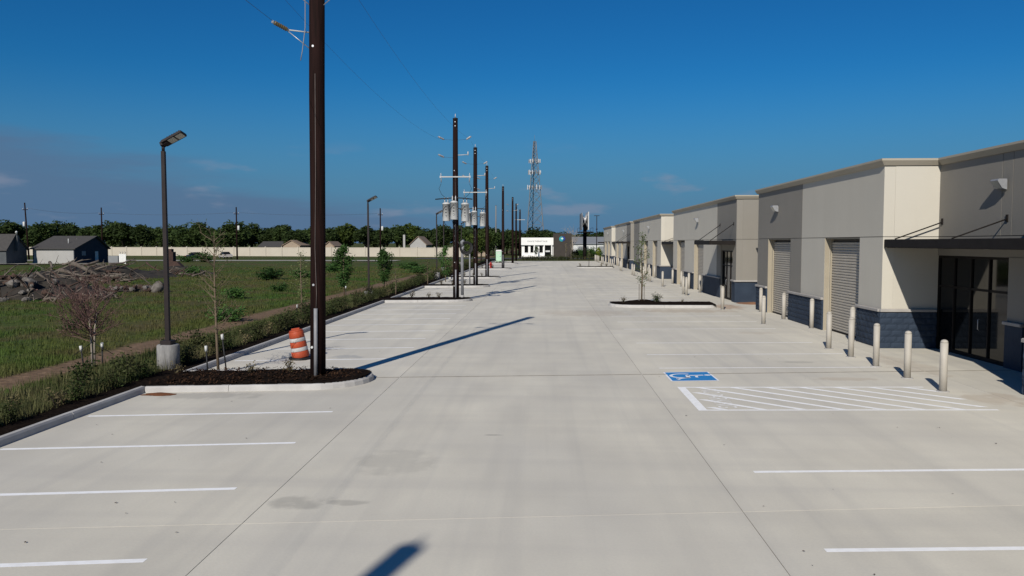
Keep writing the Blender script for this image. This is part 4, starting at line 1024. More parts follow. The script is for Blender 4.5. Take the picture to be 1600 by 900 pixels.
h1 = gable_house('garage_house', 'small house with white front wall, grey shingle roof and dark navy gable', hx0, hx1, 136, 146.8, 2.62, 4.75, 'house_white', 'house_navy', 'shingle_grey', 'x', .62,
            windows=[('r', 142.4, 143.4, .3, 2.1, 'metal_white'), ('r', 138.2, 139.4, 1.5, 2.2, 'metal_grey')])
for yy in (138.5, 141.0): MB().tube([(1.2, yy - 141.4, 3.2), (1.2, yy - 141.4, 4.4)], .06, 8).build('vent_pipe', 'metal_white', h1)
MB().box(hx0 - (hx0 + hx1) / 2 - .05, hx1 - (hx0 + hx1) / 2 - .16, -5.46, -5.41, .05, .34).build('plinth_board', 'house_white', h1)
gable_house('grey_house', 'grey gabled house with a white-topped chimney at the left edge', -108, -90.4, 130.3, 135.7, 2.6, 5.0, 'house_grey', 'house_grey', 'shingle_grey', 'x', .42, over=.3, chimney=(-90.12, 132.75, 4.9, 'house_grey'))
ch = thing('vent_cap', 'small white vent cap on the grey chimney at the left edge', 'vent', (-90.12, 132.7, 4.9)); MB().lathe([(.12, 0), (.12, .5), (.2, .52), (.2, .62), (.05, .8)], 12).build('cap', 'white_plastic', ch)
# white cabinet gate beside the house
wc = thing('white_gate', 'small white picket gate panel beside the navy gable', 'gate', (at(192, 138), 138, 0))
for k in range(6):
    MB().box(-.62 + k * .21, -.62 + k * .21 + .17, -.04, .04, .0, 1.72).build('picket', 'shop_white', wc)
MB().box(-.66, .66, .041, .08, .4, .55).build('rail', 'shop_white', wc); MB().box(-.66, .66, .041, .08, 1.3, 1.45).build('rail', 'shop_white', wc)
for k in (-.45, 0, .45): MB().tube([(k, 0, 1.721), (k + .1, 0, 1.95), (k - .05, 0, 2.12)], .05, 6).build('finial', 'metal_grey', wc)
bx = tag(MB().bbox(-.9, .9, -.4, .4, 0, 1.35, .03).build('storage_bin', 'metal_grey', None, (at(179, 139), 139, 0)), 'grey storage bin between the navy gable and the white gate', 'bin')
# houses behind the fence
gable_house('tan_house', 'tan roofed house peeking over the fence left of the nearest pole', at(443, 236), at(469, 236), 236, 246, 2.9, 4.3, 'house_tan', 'house_tan', 'shingle_tan', 'y')
gable_house('tan_house', 'small tan roof peeking over the fence right of the nearest pole', at(507, 236), at(522, 236), 236, 246, 2.7, 3.9, 'house_tan', 'house_tan', 'shingle_tan', 'y')
gable_house('pale_house', 'pale gabled house behind the fence left of the transformer poles', at(641, 232), at(666, 232), 232, 244, 3.2, 5.4, 'house_white', 'house_white', 'shingle_tan', 'y', chimney=(at(632, 234), 234, 6.0, 'house_white'))
gable_house('tan_house', 'low tan gabled house seen past the fence end between the poles', at(740, 214), at(759, 214), 214, 226, 3.4, 5.6, 'house_tan', 'house_tan', 'shingle_tan', 'y')
gable_house('dark_house', 'dark roofed house behind the fence under the trees', at(405, 240), at(438, 240), 240, 250, 2.4, 3.9, 'house_grey', 'house_grey', 'shingle_grey', 'x')

# white shop with brown block at the end of the lot
SY = 203.0; sx0, sx1, sx2 = at(815, SY), at(864.5, SY), at(893, SY)
shop = thing('white_shop', 'white flat-roofed shop with brown block and round emblem at the end of the lot', 'building', ((sx0 + sx1) / 2, SY, 0))
so = (sx0 + sx1) / 2
def shp(mb, n, mm, p=None): return mb.build(n, mm, p or shop)
a0, a1, a2 = sx0 - so, sx1 - so, sx2 - so
shp(MB().box(a0, a1, .3, 12, 0, 4.7), 'wall', 'shop_white')
shp(MB().box(a0 - .1, a1, -.25, .299, 3.05, 4.95), 'sign_band', 'shop_white')
shp(MB().box(a1 + .002, a2, -.9, 10, 0, 6.0), 'brown_block', 'shop_brown')
wpos = [(.75, 1.65), (2.25, 3.0), (4.5, 5.4)]
for (u, v) in wpos:
    w = shp(MB().box(a0 + u, a0 + v, .24, .298, 1.15, 2.95), 'window', 'dark_glass'); MB().box(a0 + u - .05, a0 + v + .05, .18, .239, 1.05, 1.149).build('sill', 'shop_white', w)
dd = shp(MB().box(a0 + 5.9, a0 + 7.5, .24, .298, .05, 3.0), 'door', 'dark_glass')
MB().box(a0 + 6.05, a0 + 7.2, .16, .236, 1.3, 1.7).build('door_sign', 'metal_white', dd)
for u in (5.62, 7.52): shp(MB().box(a0 + u, a0 + u + .26, -.2, .2, 0, 3.049), 'column', 'shop_white')
shp(MB().box(a0 + 3.1, a0 + 3.35, -.2, .2, 0, 3.049), 'column', 'shop_white')
shp(MB().box(a0 - .9, a1 + .3, -1.2, .298, 0, .12), 'step', 'kerb_concrete')
text_mesh('sign_lettering', 'CHOICE THERAPY BLUE', .52, 'letter_dark', shop, Matrix.Translation((a0 + 4.0, -.262, 4.0)) @ Matrix.Rotation(math.pi / 2, 4, 'X') @ Matrix.Diagonal((.92, 1, 1, 1)))
def disc_y(cx, cz, r, y0, y1, n=28):
    mb = MB(); ring = [(cx + r * math.cos(2 * math.pi * k / n), cz + r * math.sin(2 * math.pi * k / n)) for k in range(n)]
    return mb.add([(x, y0, z) for x, z in ring] + [(x, y1, z) for x, z in ring], [tuple(range(n)), tuple(reversed(range(n, 2 * n)))] + [(k, n + k, n + (k + 1) % n, (k + 1) % n) for k in range(n)])
ex, ez = a1 + 2.1, 4.62
em = shp(disc_y(ex, ez, .66, -.98, -.903), 'emblem', 'emblem_teal')
disc_y(ex + .30, ez + .06, .60, -1.0, -.985).build('emblem_blue_disc', 'emblem_blue', em)  # blue disc printed in the teal and blue emblem
disc_y(ex + .02, ez + .03, .46, -1.03, -1.005).build('emblem_disc', 'emblem_teal', em)
st = [(ex + .1 + (.36 if k % 2 == 0 else .13) * math.cos(math.pi / 4 * k + math.pi / 2), ez + .1 + (.36 if k % 2 == 0 else .13) * math.sin(math.pi / 4 * k + math.pi / 2)) for k in range(8)]
MB().poly([(x, -1.05, z) for x, z in st]).build('emblem_star', 'shop_white', em)

wh = thing('metal_warehouse', 'long pale metal warehouse behind the billboard column', 'building', (at(930, 236), 236, 0))
MB().box(-7.5, 26, 0, 16, 0, 3.2).build('wall', 'metal_white', wh)
MB().add([(-7.8, -.4, 3.201), (26.3, -.4, 3.201), (26.3, 8, 5.3), (-7.8, 8, 5.3), (-7.8, -.4, 3.35), (26.3, -.4, 3.35), (26.3, 8, 5.45), (-7.8, 8, 5.45)], [(0, 1, 5, 4), (1, 2, 6, 5), (2, 3, 7, 6), (3, 0, 4, 7), (4, 5, 6, 7), (0, 3, 2, 1)]).build('roof', 'metal_grey', wh)
for k in range(4): MB().box(-5 + k * 6, -2 + k * 6, -.05, -.004, 0, 2.6).build('door', 'metal_grey', wh)

bb = thing('billboard', 'tall dark billboard column seen edge-on at the end of the lot', 'billboard', (at(913.5, 180), 180, 0))
MB().tube([(0, 0, -.2), (0, 0, 6.4)], .42, 16).build('column', 'bronze', bb)
MB().box(-.35, .35, -1.2, 1.2, 6.1, 8.6).build('frame', 'bronze', bb)
MB().box(.45, .62, -5.5, 5.5, 6.5, 10.4).build('panel', 'metal_white', bb)
MB().box(-.95, -.80, -5.5, 5.5, 6.5, 10.2).build('panel', 'metal_grey', bb)
for k in range(5):
    MB().tube([(-.78, -4.6 + k * 2.3, 7.0), (.43, -4.6 + k * 2.3, 10)], .07, 6).build('strut', 'galvanised', bb); MB().tube([(.43, -4.6 + k * 2.3, 7.0), (-.78, -4.6 + k * 2.3, 9.8)], .07, 6).build('strut', 'galvanised', bb)
MB().box(-1.5, 1.6, -5.6, 5.6, 5.95, 6.09).build('catwalk', 'bronze', bb)
for k in (-1.4, 1.5): MB().tube([(k, -5.5, 6.1), (k, -5.5, 6.95), (k, 5.5, 6.95), (k, 5.5, 6.1)], .03, 6).build('railing', 'bronze', bb)
tl = thing('mast_light', 'thin dark mast with a flat T-shaped lamp head beside the warehouse end', 'street lamp', (at(932, 181), 181, 0))
MB().tube([(0, 0, 0), (0, 0, 9.7)], [.11, .08], 10).build('mast', 'dark_pole', tl); MB().box(-.6, .6, -.15, .15, 9.7, 9.82).build('lamp_head', 'dark_pole', tl); MB().tube([(0, 0, 6.6), (0, 0, 6.85)], .2, 10).build('collar', 'dark_pole', tl)

# lattice cell tower
TY = 400.0; tw = thing('cell_tower', 'tall grey lattice cell tower with three antenna rings', 'tower', (at(835, TY), TY, 0))
TH = 54.0
def leg_pt(k, z):
    f = z / TH; r = 5.6 * (1 - f) ** 1.0 + .85 * f if z < 44 else .75 + (5.6 * (1 - 44 / TH) + .75 * 44 / TH - .75) * (TH - z) / (TH - 44)
    a = R(90 + 120 * k + 12); return Vector((r * math.cos(a), r * math.sin(a), z))
for k in range(3): MB().tube([leg_pt(k, z) for z in np.linspace(0, TH, 12)], [.26 - .10 * i / 11 for i in range(12)], 6).build('leg', 'tower_steel', tw)
zs = [0]
while zs[-1] < TH - 1: zs.append(min(TH, zs[-1] + max(1.6, 5.5 * (1 - zs[-1] / TH) + 1.2)))
for k in range(3):
    brm = MB()
    for i in range(len(zs) - 1):
        brm.tube([leg_pt(k, zs[i]), leg_pt((k + 1) % 3, zs[i + 1])], .10, 4, cap=False); brm.tube([leg_pt((k + 1) % 3, zs[i]), leg_pt(k, zs[i + 1])], .10, 4, cap=False)
        brm.tube([leg_pt(k, zs[i + 1]), leg_pt((k + 1) % 3, zs[i + 1])], .06, 4, cap=False)
    brm.build('bracing', 'tower_steel', tw)
for (z, rr, na) in ((31.2, 3.4, 12), (38.6, 2.9, 9), (44.2, 2.7, 12)):
    pl = MB().tube([(rr * math.cos(a), rr * math.sin(a), z) for a in np.linspace(0, 2 * math.pi, 13)], .1, 5, cap=False).build('antenna_ring', 'tower_steel', tw)
    for q in range(na):
        a = 2 * math.pi * q / na + z; x, y = rr * 1.05 * math.cos(a), rr * 1.05 * math.sin(a); hh = rng.uniform(.8, 1.2)
        MB().box(x - .2, x + .2, y - .12, y + .12, z - hh, z + hh).build('antenna', 'insulator_grey' if q % 3 else 'tower_steel', pl)
MB().tube([(0, 0, TH), (0, 0, TH + 3)], .06, 5).build('lightning_rod', 'tower_steel', tw)

# street-side utility poles beyond the field, with their wires
FP = []
for (px, Y, top, lab, lean, txs) in ((46, 166, 12.2, 'leaning dark street pole between the grey house and the white garage', -.045, -1), (161, 172, 11.4, 'dark street pole behind the navy gable roof', 0, 0),
                          (371, 171, 11.4, 'dark street pole with a white transformer right of the bare sapling', 0, 1), (595, 178, 11.4, 'dark street pole with a white transformer right of the second area light', 0, 1)):
    x = at(px, Y); t = thing('utility_pole', lab, 'utility pole', (x, Y, 0), 0, 'dark street poles beyond the field'); t.rotation_euler = (0, lean, 0)
    MB().tube([(0, 0, -.2), (0, 0, top)], [.19, .13], 10).build('shaft', 'creosote_wood', t)
    MB().box(-.55, .55, -.06, .06, top - 1.55, top - 1.42).build('crossarm', 'creosote_wood', t)
    for s in (-.5, .5): MB().tube([(s, 0, top - 1.42), (s, 0, top - 1.15)], .05, 6).build('insulator', 'insulator_grey', t)
    if txs: MB().lathe([(.2, top - 5), (.24, top - 4.95), (.24, top - 4.1), (.1, top - 4.0)], 12, (txs * .45, -.05)).build('transformer', 'white_plastic', t)
    FP.append((x, Y, top))
for a, b_ in zip(FP[:-1], FP[1:]):
    span((a[0], a[1], a[2] - 1.15), (b_[0], b_[1], b_[2] - 1.15),   .5, .018, 'power_line', 'faint far wire strung between the street poles beyond the field', 'far street wires')

# parked cars by the fence
def car(name, label, x, y, rz, paint, L=4.5, Wd=1.8):
    t = thing(name, label, 'car', (x, y, .03), rz)
    prof = [(-L / 2, .35), (-L / 2, .75), (-L / 2 + .5, .95), (-L / 2 + 1.0, 1.0), (-.75, 1.02), (L / 2 - 1.1, 1.0), (L / 2 - .05, .85), (L / 2, .4)]
    n = len(prof)
    body = MB(); body.add([(x_, -Wd / 2, z) for x_, z in prof] + [(x_, Wd / 2, z) for x_, z in prof], [tuple(reversed(range(n))), tuple(range(n, 2 * n))] + [(k, (k + 1) % n, n + (k + 1) % n, n + k) for k in range(n)]).build('body', paint, t)
    cab = [(-L / 2 + .9, 1.0), (-L / 2 + 1.35, 1.5), (.55, 1.52), (1.25, 1.01)]
    MB().add([(x_, -Wd / 2 + .12 + (.1 if z > 1.2 else 0), z) for x_, z in cab] + [(x_, Wd / 2 - .12 - (.1 if z > 1.2 else 0), z) for x_, z in cab], [(3, 2, 1, 0), (4, 5, 6, 7), (0, 1, 5, 4), (1, 2, 6, 5), (2, 3, 7, 6)]).build('cabin_glass', 'dark_glass', t)
    MB().box(-L / 2 + 1.4, .5, -Wd / 2 + .2, Wd / 2 - .2, 1.525, 1.56).build('roof', paint, t)
    for sx in (-L / 2 + .85, L / 2 - .9):
        for sy in (-1, 1):
            w = MB().tube([(sx, sy * Wd / 2 - sy * .2, .33), (sx, sy * Wd / 2 + sy * .02, .33)], .33, 14).build('wheel', 'black_rubber', t)
            MB().tube([(sx, sy * (Wd / 2 + .021), .33), (sx, sy * (Wd / 2 + .035), .33)], .19, 10).build('rim', 'galvanised', w)
    for sy in (-.6, .6):
        MB().box(L / 2 - .04, L / 2 + .015, sy - .2, sy + .2, .62, .78).build('headlight', 'lens_glass', t); MB().box(-L / 2 - .015, -L / 2 + .02, sy - .2, sy + .2, .66, .82).build('tail_light', 'hydrant_red', t)
car('parked_car', 'dark parked car by the far fence, left of the bare sapling', at(307, 172), 172, R(60), 'car_dark')
car('parked_car', 'pale parked car by the far fence, just right of the bare sapling', at(353, 182), 182, R(-50), 'car_pale')

# ------------------------------------------------------------------ far trees
def crown_mesh(seed, mat, n=2700, leaf=.42, rx=4.2, rz=3.6, zc=5.8, lobes=20):
    r = random.Random(seed); mb = MB(); L = []
    for k in range(lobes):
        a = r.uniform(0, 2 * math.pi); u = r.uniform(-.8, 1); q = math.sqrt(max(0, 1 - u * u)) * r.uniform(.45, 1.0)
        L.append((Vector((rx * .72 * q * math.cos(a), rx * .72 * q * math.sin(a), zc + rz * .68 * u)), r.uniform(.28, .46) * rx))
    pts = []
    for k in range(n):
        c, rad = L[r.randrange(lobes)]
        d = Vector((r.gauss(0, 1), r.gauss(0, 1), r.gauss(0, 1) + .25)).normalized()
        pts.append(c + d * rad * (r.uniform(.25, 1) ** .45) + Vector((r.gauss(0, .12), r.gauss(0, .12), r.gauss(0, .12))))
    pts = [p for p in pts if p.z > .5]
    return mb.leaves(pts, leaf, r).mesh('crown', mat), L
def limb_mesh(seed, L, base_r=.28, split=2.2):
    r = random.Random(seed); mb = MB()
    top = Vector((r.uniform(-.3, .3), r.uniform(-.3, .3), split))
    mb.tube([(0, 0, -.3), (.05, .02, split * .5), top], [base_r * 1.2, base_r, base_r * .8], 8)
    for c, rad in L[:9]:
        m_ = top.lerp(c, .5) + Vector((r.uniform(-.3, .3), r.uniform(-.3, .3), .3))
        mb.tube([top, m_, c], [base_r * .5, base_r * .3, base_r * .1], 6)
    return mb.mesh('trunk', 'dark_bark')
TV = []
for k in range(7):
    mm = 'leaf_far_bright' if k >= 5 else 'leaf_far'
    cm, L = crown_mesh(100 + k, mm, rx=rng.uniform(3.7, 4.9), rz=rng.uniform(3.0, 4.0), zc=rng.uniform(5.2, 6.2))
    TV.append((cm, limb_mesh(200 + k, L)))
def tree(x, y, v, s, label, grp, sz=None, name='tree'):
    t = thing(name, label, 'tree', (x, y, 0), rng.uniform(0, 6.28), grp); t.scale = (s, s, sz or s)
    link('crown', TV[v][0], t); link('trunk', TV[v][1], t)
# crown line read off along the picture: (column, top row)
prof = [(-60, 344), (-25, 345), (8, 342), (35, 356), (62, 348), (88, 344), (118, 350), (140, 358), (172, 346), (198, 350), (225, 353), (248, 357), (272, 352), (300, 347), (322, 349), (345, 357),
        (368, 346), (392, 350), (420, 357), (442, 353), (462, 360), (482, 356), (512, 358), (545, 351), (572, 355), (600, 358), (622, 354), (645, 351), (668, 357), (695, 354), (722, 352), (748, 360), (772, 358)]
nfront = 0
for (px, top) in prof:
    nfront += px >= 0
    lab = 'front tree of the tree line behind the fence, %s from the left' % nth(nfront) if px >= 0 else 'bushy dark tree at the very left end of the tree line'
    Y = rng.uniform(243, 262); zt = CAM_H + (379 - top) / 1244 * Y
    v = rng.randrange(5)
    if px in (545, 645): v = 5
    s = zt / 9.3
    tree(at(px + rng.uniform(-4, 4), Y), Y, v, max(.85, s * 1.12), lab, 'trees behind the cream fence', sz=s)
for px in range(-70, 800, 27):
    Y = rng.uniform(272, 300); zt = CAM_H + (379 - rng.uniform(352, 363)) / 1244 * Y
    tree(at(px + rng.uniform(-8, 8), Y), Y, rng.randrange(5), rng.uniform(1.0, 1.3), 'rear tree of the far tree line, mostly hidden by the front trees', 'rear trees behind the cream fence', sz=zt / 9.3)
for (px, Y, top) in ((783, 232, 362), (792, 250, 360), (800, 238, 362), (811, 246, 362), (822, 240, 364), (838, 236, 355), (853, 242, 361), (866, 244, 364), (880, 246, 362), (893, 262, 368), (908, 264, 366), (922, 262, 363), (938, 266, 364), (955, 262, 365)):
    zt = CAM_H + (379 - top) / 1244 * Y
    tree(at(px, Y), Y, rng.randrange(5), 1.0, 'dark tree rising behind the white shop and warehouse', 'trees behind the white shop', sz=zt / 9.3)
for (px, Y, hgt, v) in ((742, 150, 5.2, 6), (752, 160, 6.2, 6), (764, 172, 6.6, 3), (735, 138, 3.8, 6)):
    tree(at(px, Y), Y, v, hgt / 9.3 * 1.0, 'mid green leafy tree at the far left end of the lot between the poles', 'trees at the far left end of the lot')

# ------------------------------------------------------------------ saplings and small trees
def grow(mb, p, d, length, r, depth, rr, spread, kids, tips, bend=.15, up=.12, segs=4):
    p = Vector(p); d = Vector(d).normalized(); pts = [p]; rad = [r]
    for i in range(segs):
        d = (d + Vector((rr.gauss(0, bend), rr.gauss(0, bend), rr.gauss(0, bend) + up))).normalized()
        pts.append(pts[-1] + d * length / segs); rad.append(r * (1 - .6 * (i + 1) / segs))
    mb.tube(pts, rad, 5 if depth < 2 else 7, cap=False)
    if depth == 0:
        tips += pts[1:]; return
    for k in range(kids):
        f = rr.uniform(.3, 1.0); i = min(segs - 1, int(f * segs)); q = pts[i].lerp(pts[i + 1], f * segs - i if f < 1 else 1)
        a = rr.uniform(0, 6.28); o = d.orthogonal().normalized(); side = o * math.cos(a) + d.cross(o) * math.sin(a)
        grow(mb, q, d * (1 - spread) + side * spread, length * rr.uniform(.45, .75), max(.004, r * .5), depth - 1, rr, spread, kids, tips, bend, up, segs)
# tall nearly bare sapling in the near island
t = thing('sapling_tree', 'tall thin nearly bare sapling left of the nearest pole in the near island', 'tree', (at(338, 22.0), 22.0, .13))
rr = random.Random(4); mb = MB(); tips = []
tr_pts = [(0, 0, -.2), (-.03, 0, .9), (-.06, .03, 1.8), (-.06, 0, 2.8), (-.05, .02, 3.9)]
mb.tube(tr_pts, [.042, .036, .028, .019, .006], 9); mb.build('trunk', 'sapling_bark', t)
mb = MB()
for k in range(40):
    z = .95 + 2.8 * k / 40 + rr.uniform(-.05, .05); a = rr.uniform(0, 6.28); L = rr.uniform(.35, 1.15) * (1.05 - .45 * (z / 3.9))
    grow(mb, (-.05, .01, z), (math.cos(a), math.sin(a), .75), L, .011, 1, rr, .45, 2, tips, .10, .03, 4)
mb.build('branches', 'sapling_bark', t)
MB().leaves([p + Vector((rr.gauss(0, .03), rr.gauss(0, .03), rr.gauss(0, .03))) for p in tips if rr.random() < .95], .038, rr).build('leaves', 'leaf_sprout', t)
# bare reddish crape tree
t = thing('crape_tree', 'bare reddish multi-stem crape tree by the dirt track at far left', 'tree', (at(141, 22.6), 22.6, -.02)); t.scale = (1.3, 1.3, 1.16)
rr = random.Random(12); st_m = MB(); tw_m = MB(); tips = []
for k in range(3):
    a = k * 2.1 + .4; top = Vector((.10 * math.cos(a), .10 * math.sin(a), rr.uniform(1.35, 1.6)))
    st_m.tube([(.025 * math.cos(a), .025 * math.sin(a), -.1), (.035 * math.cos(a), .035 * math.sin(a), .6), (.05 * math.cos(a), .05 * math.sin(a), 1.0), top], [.024, .021, .018, .012], 7)
    for j in range(13):
        aa = rr.uniform(0, 6.28); f = rr.uniform(0, 1); o = Vector((.03 * math.cos(a), .03 * math.sin(a), .62)).lerp(top, f)
        grow(tw_m, o, (math.cos(aa), math.sin(aa), .25 + .75 * f), rr.uniform(.5, .9) * (.8 + .35 * f), .013, 2, rr, .42, 4, tips, .14, .13, 4)
st_m.build('trunk', 'pale_bark', t); tw_m.build('branches', 'red_twig', t)
gw = MB(); gw.tube([(-.45, .0, .38), (0, 0, .72)], .008, 5); gw.tube([(.42, .1, .4), (0, 0, .72)], .008, 5); gw.build('tie_strap', 'black_rubber', t)
MB().leaves([p for p in tips if rr.random() < .22], .025, rr).build('buds', 'red_twig', t)['kind'] = 'stuff'
# leafy saplings along the bed
def leafy(name, label, x, y, h, w, mat, n, leaf, bark='sapling_bark', seed=1, bare=.3, z=.05, strip=1.0):
    t = thing(name, label, 'tree', (x, y, z)); rr = random.Random(seed); mb = MB(); tips = []
    mb.tube([(0, 0, -.2), (.02, 0, h * .35), (-.02, .01, h * .7), (0, 0, h * .98)], [.045, .038, .024, .006], 8); mb.build('trunk', bark, t)
    bm = MB(); pts = []
    nb = 26
    for k in range(nb):
        f = bare + (1 - bare) * k / nb; zz = h * f; env = w * (math.sin(math.pi * min(1, max(.08, (f - bare) / (1 - bare) * .92 + .10)) ** strip)) 
        a = rr.uniform(0, 6.28); Lb = max(.12, env * rr.uniform(.7, 1.05))
        e = Vector((math.cos(a) * Lb, math.sin(a) * Lb, zz + Lb * rr.uniform(.3, .7))); s0 = Vector((0, 0, zz))
        bm.tube([s0, s0.lerp(e, .5) + Vector((0, 0, -.03)), e], [.012, .009, .004], 5, cap=False)
        for q in range(int(n / nb)):
            ff_ = rr.uniform(.25, 1.05); p = s0.lerp(e, ff_); sp = .10 * w + .05
            pts.append(p + Vector((rr.gauss(0, sp), rr.gauss(0, sp), rr.gauss(0, sp))))
    bm.build('branches', bark, t); MB().leaves(pts, leaf, rr).build('leaves', mat, t)
    return t
leafy('young_tree', 'pale sparse leafy sapling just left of the nearest pole', at(470, 39), 39, 3.2, .55, 'leaf_pale', 420, .045, seed=3, bare=.25)
leafy('young_tree', 'dense dark green young tree right of the nearest pole', at(537, 55), 55, 3.35, .82, 'leaf_young', 2600, .085, seed=5, bare=.22, strip=1.3)
leafy('young_tree', 'dense bright green young tree right of the second area light', at(600, 62), 62, 3.0, .80, 'leaf_young', 2200, .085, seed=6, bare=.22, strip=1.3)
leafy('young_tree', 'narrow green young tree beside the left transformer pole', at(696, 75), 75, 3.2, .66, 'leaf_young', 1300, .08, seed=8, bare=.2, strip=1.2)
leafy('young_tree', 'sparse pale sapling in the bed below the third area light', at(618, 55), 55, 1.9, .45, 'leaf_pale', 260, .045, seed=9, bare=.25)
leafy('young_tree', 'thin leafy sapling in the bed left of the third area light', at(668, 68), 68, 2.1, .45, 'leaf_pale', 260, .05, seed=10, bare=.25)
# right island tree with its wooden stakes
tx_, ty_ = at(1003, 46.9), 46.9
leafy('young_tree', 'thin feathery sapling standing in the right mulched island', tx_, ty_, 4.0, .50, 'leaf_sprout', 800, .048, seed=21, bare=.26, z=.25, bark='sapling_bark')
for (dx, dy, lab) in ((-.16, -.1, 'leftmost grey wooden stake around the right island sapling'), (.0, .2, 'middle grey wooden stake behind the right island sapling'), (.14, -.05, 'rightmost grey wooden stake around the right island sapling')):
    tag(MB().bbox(-.025, .025, -.025, .025, -.2, 1.1, .005).build('tree_stake', 'grey_wood', None, (tx_ + dx, ty_ + dy, .2)), lab, 'stake', 'wooden stakes in the right island')
t2 = leafy('young_tree', 'tiny distant sapling in the far right island', at(920, 118), 118, 2.4, .3, 'leaf_pale', 120, .05, seed=22, bare=.5, z=.15, bark='dark_bark')
leafy('young_tree', 'small yellow-green tree near the far end of the building', at(935.5, 168), 168, 2.6, .7, 'leaf_lime', 500, .12, seed=23, bare=.35, z=0)
# bare grey tree behind the billboard
t = thing('bare_tree', 'hazy bare grey tree left of the billboard column', 'tree', (at(894, 226), 226, 0)); rr = random.Random(31); mb = MB(); tips = []
mb.tube([(0, 0, -.2), (.1, 0, 2.5), (0, 0, 4.5)], [.22, .18, .1], 8)
for k in range(12):
    a = rr.uniform(0, 6.28); grow(mb, (0, 0, rr.uniform(2.2, 4.4)), (math.cos(a) * .6, math.sin(a) * .6, .8), rr.uniform(2.0, 3.4), .06, 2, rr, .4, 3, tips, .12, .06, 4)
mb.build('trunk', 'pale_bark', t)
for k, (px, Y) in enumerate(((838, 196), (892, 198), (884, 198))):
    leafy('young_tree', ['small dark tree before the white shop windows', 'slim leaning pale tree at the right side of the brown block', 'thin pale tree before the brown block'][k], at(px, Y), Y, (2.6, 4.2, 3.6)[k], (.7, .35, .3)[k], 'leaf_far' if k == 0 else 'leaf_dry', (600, 120, 90)[k], .12, seed=40 + k, bare=.35, z=0, bark='dark_bark' if k == 0 else 'pale_bark')

# ------------------------------------------------------------------ shrubs
def shrub_meshes(seed, mat, n, leaf, rx, h):
    r = random.Random(seed); pts = []; st = MB()
    for k in range(9):
        a = r.uniform(0, 6.28); e = Vector((rx * .8 * math.cos(a) * r.uniform(.3, 1), rx * .8 * math.sin(a) * r.uniform(.3, 1), h * r.uniform(.6, 1.02)))
        st.tube([(0, 0, -.05), e * .5 + Vector((0, 0, .05)), e], [.009, .006, .003], 5, cap=False)
        for q in range(n // 9):
            f = r.uniform(.2, 1.05); pts.append(e * f + Vector((r.gauss(0, rx * .22), r.gauss(0, rx * .22), r.gauss(0, h * .1))))
    pts = [p for p in pts if p.z > .02]
    return MB().leaves(pts, leaf, r).mesh('foliage', mat), st.mesh('stems', 'dark_bark')
SV = [shrub_meshes(300 + k, 'leaf_shrub', 430, .042, .42, .62) for k in range(4)] + [shrub_meshes(310 + k, 'leaf_dry', 130, .035, .30, .42) for k in range(3)] + [shrub_meshes(320 + k, 'leaf_young', 900, .10, 1.0, 1.1) for k in range(3)]
def shrub(x, y, z, v, s, label, grp, name='shrub', cat='shrub'):
    t = thing(name, label, cat, (x, y, z), rng.uniform(0, 6.28), grp); t.scale = (s, s, s * rng.uniform(.85, 1.15))
    link('foliage', SV[v][0], t); link('stems', SV[v][1], t)
y = 3.0
while y < 128:
    for col_ in range(2):
        if rng.random() < (.12 if col_ == 0 else .42) or 21.0 < y < 22.7: continue
        v = rng.randrange(4) if rng.random() < .8 else 4 + rng.randrange(3)
        shrub(-10.78 - col_ * .72 + rng.uniform(-.12, .12), y + rng.uniform(-.2, .2) + col_ * .35, .10, v, rng.uniform(.6, 1.3) * (1 if y < 70 else 1.25), 'low dark green shrub in the hedge row behind the left kerb', 'shrubs in the hedge behind the left kerb')
    y += .78 if y < 40 else (1.0 if y < 70 else 1.6)
isl_pl = [(at(390, 21.3), 21.3, 'low dry plant in the near island left of the pole, first of two', 0), (at(449, 21.4), 21.4, 'upright dry grass plant in the near island just left of the pole', 0), (at(272, 20.9), 20.9, 'small reddish low plant at the left end of the near island', 0)]
for (x, yy, lab, g_) in isl_pl: shrub(x, yy, .17, 4 + rng.randrange(3), .8, lab, 'plants in the near island', 'small_plant', 'plant')
for (y0, y1) in ISL[1:]:
    for q in range(3): shrub(rng.uniform(-9.3, -6.6), (y0 + y1) / 2 + rng.uniform(-.4, .4), .17, 4 + rng.randrange(3), rng.uniform(.8, 1.2), 'small dry plant in one of the farther left islands', 'plants in the farther left islands', 'small_plant', 'plant')
for (px, Y, lab, s, v) in ((973.5, 46.6, 'small upright plant at the left tip of the right island', .9, 5), (1026, 47.2, 'low spreading green plant right of the island sapling', .95, 1), (1066, 47.0, 'small dry plant near the right end of the right island', .55, 4)):
    shrub(at(px, Y), Y, .2, v, s, lab, 'plants in the right island', 'small_plant', 'plant')
for px in (906, 940, 947): shrub(at(px, 118), 118, .15, 4, 1.1, 'tiny dry plant in the far right island', 'plants in the far right island', 'small_plant', 'plant')
for k in range(16): shrub(at(818 + k * 4.6, 166) , 166 + rng.uniform(-.2, .2), 0, rng.randrange(4), rng.uniform(1.3, 1.8), 'low dark shrub in the row in front of the white shop', 'shrubs before the white shop')
for k in range(9): shrub(at(890 + k * 6, 176), 176 + rng.uniform(-1, 1), 0, rng.randrange(7), rng.uniform(1.4, 2.2), 'low shrub along the verge by the billboard column', 'shrubs by the billboard')
for k in range(8): shrub(at(900 + k * 5, 214), 214 + rng.uniform(-2, 2), 0, 7 + rng.randrange(3), rng.uniform(1.3, 1.9), 'bush before the pale metal warehouse', 'bushes before the metal warehouse')
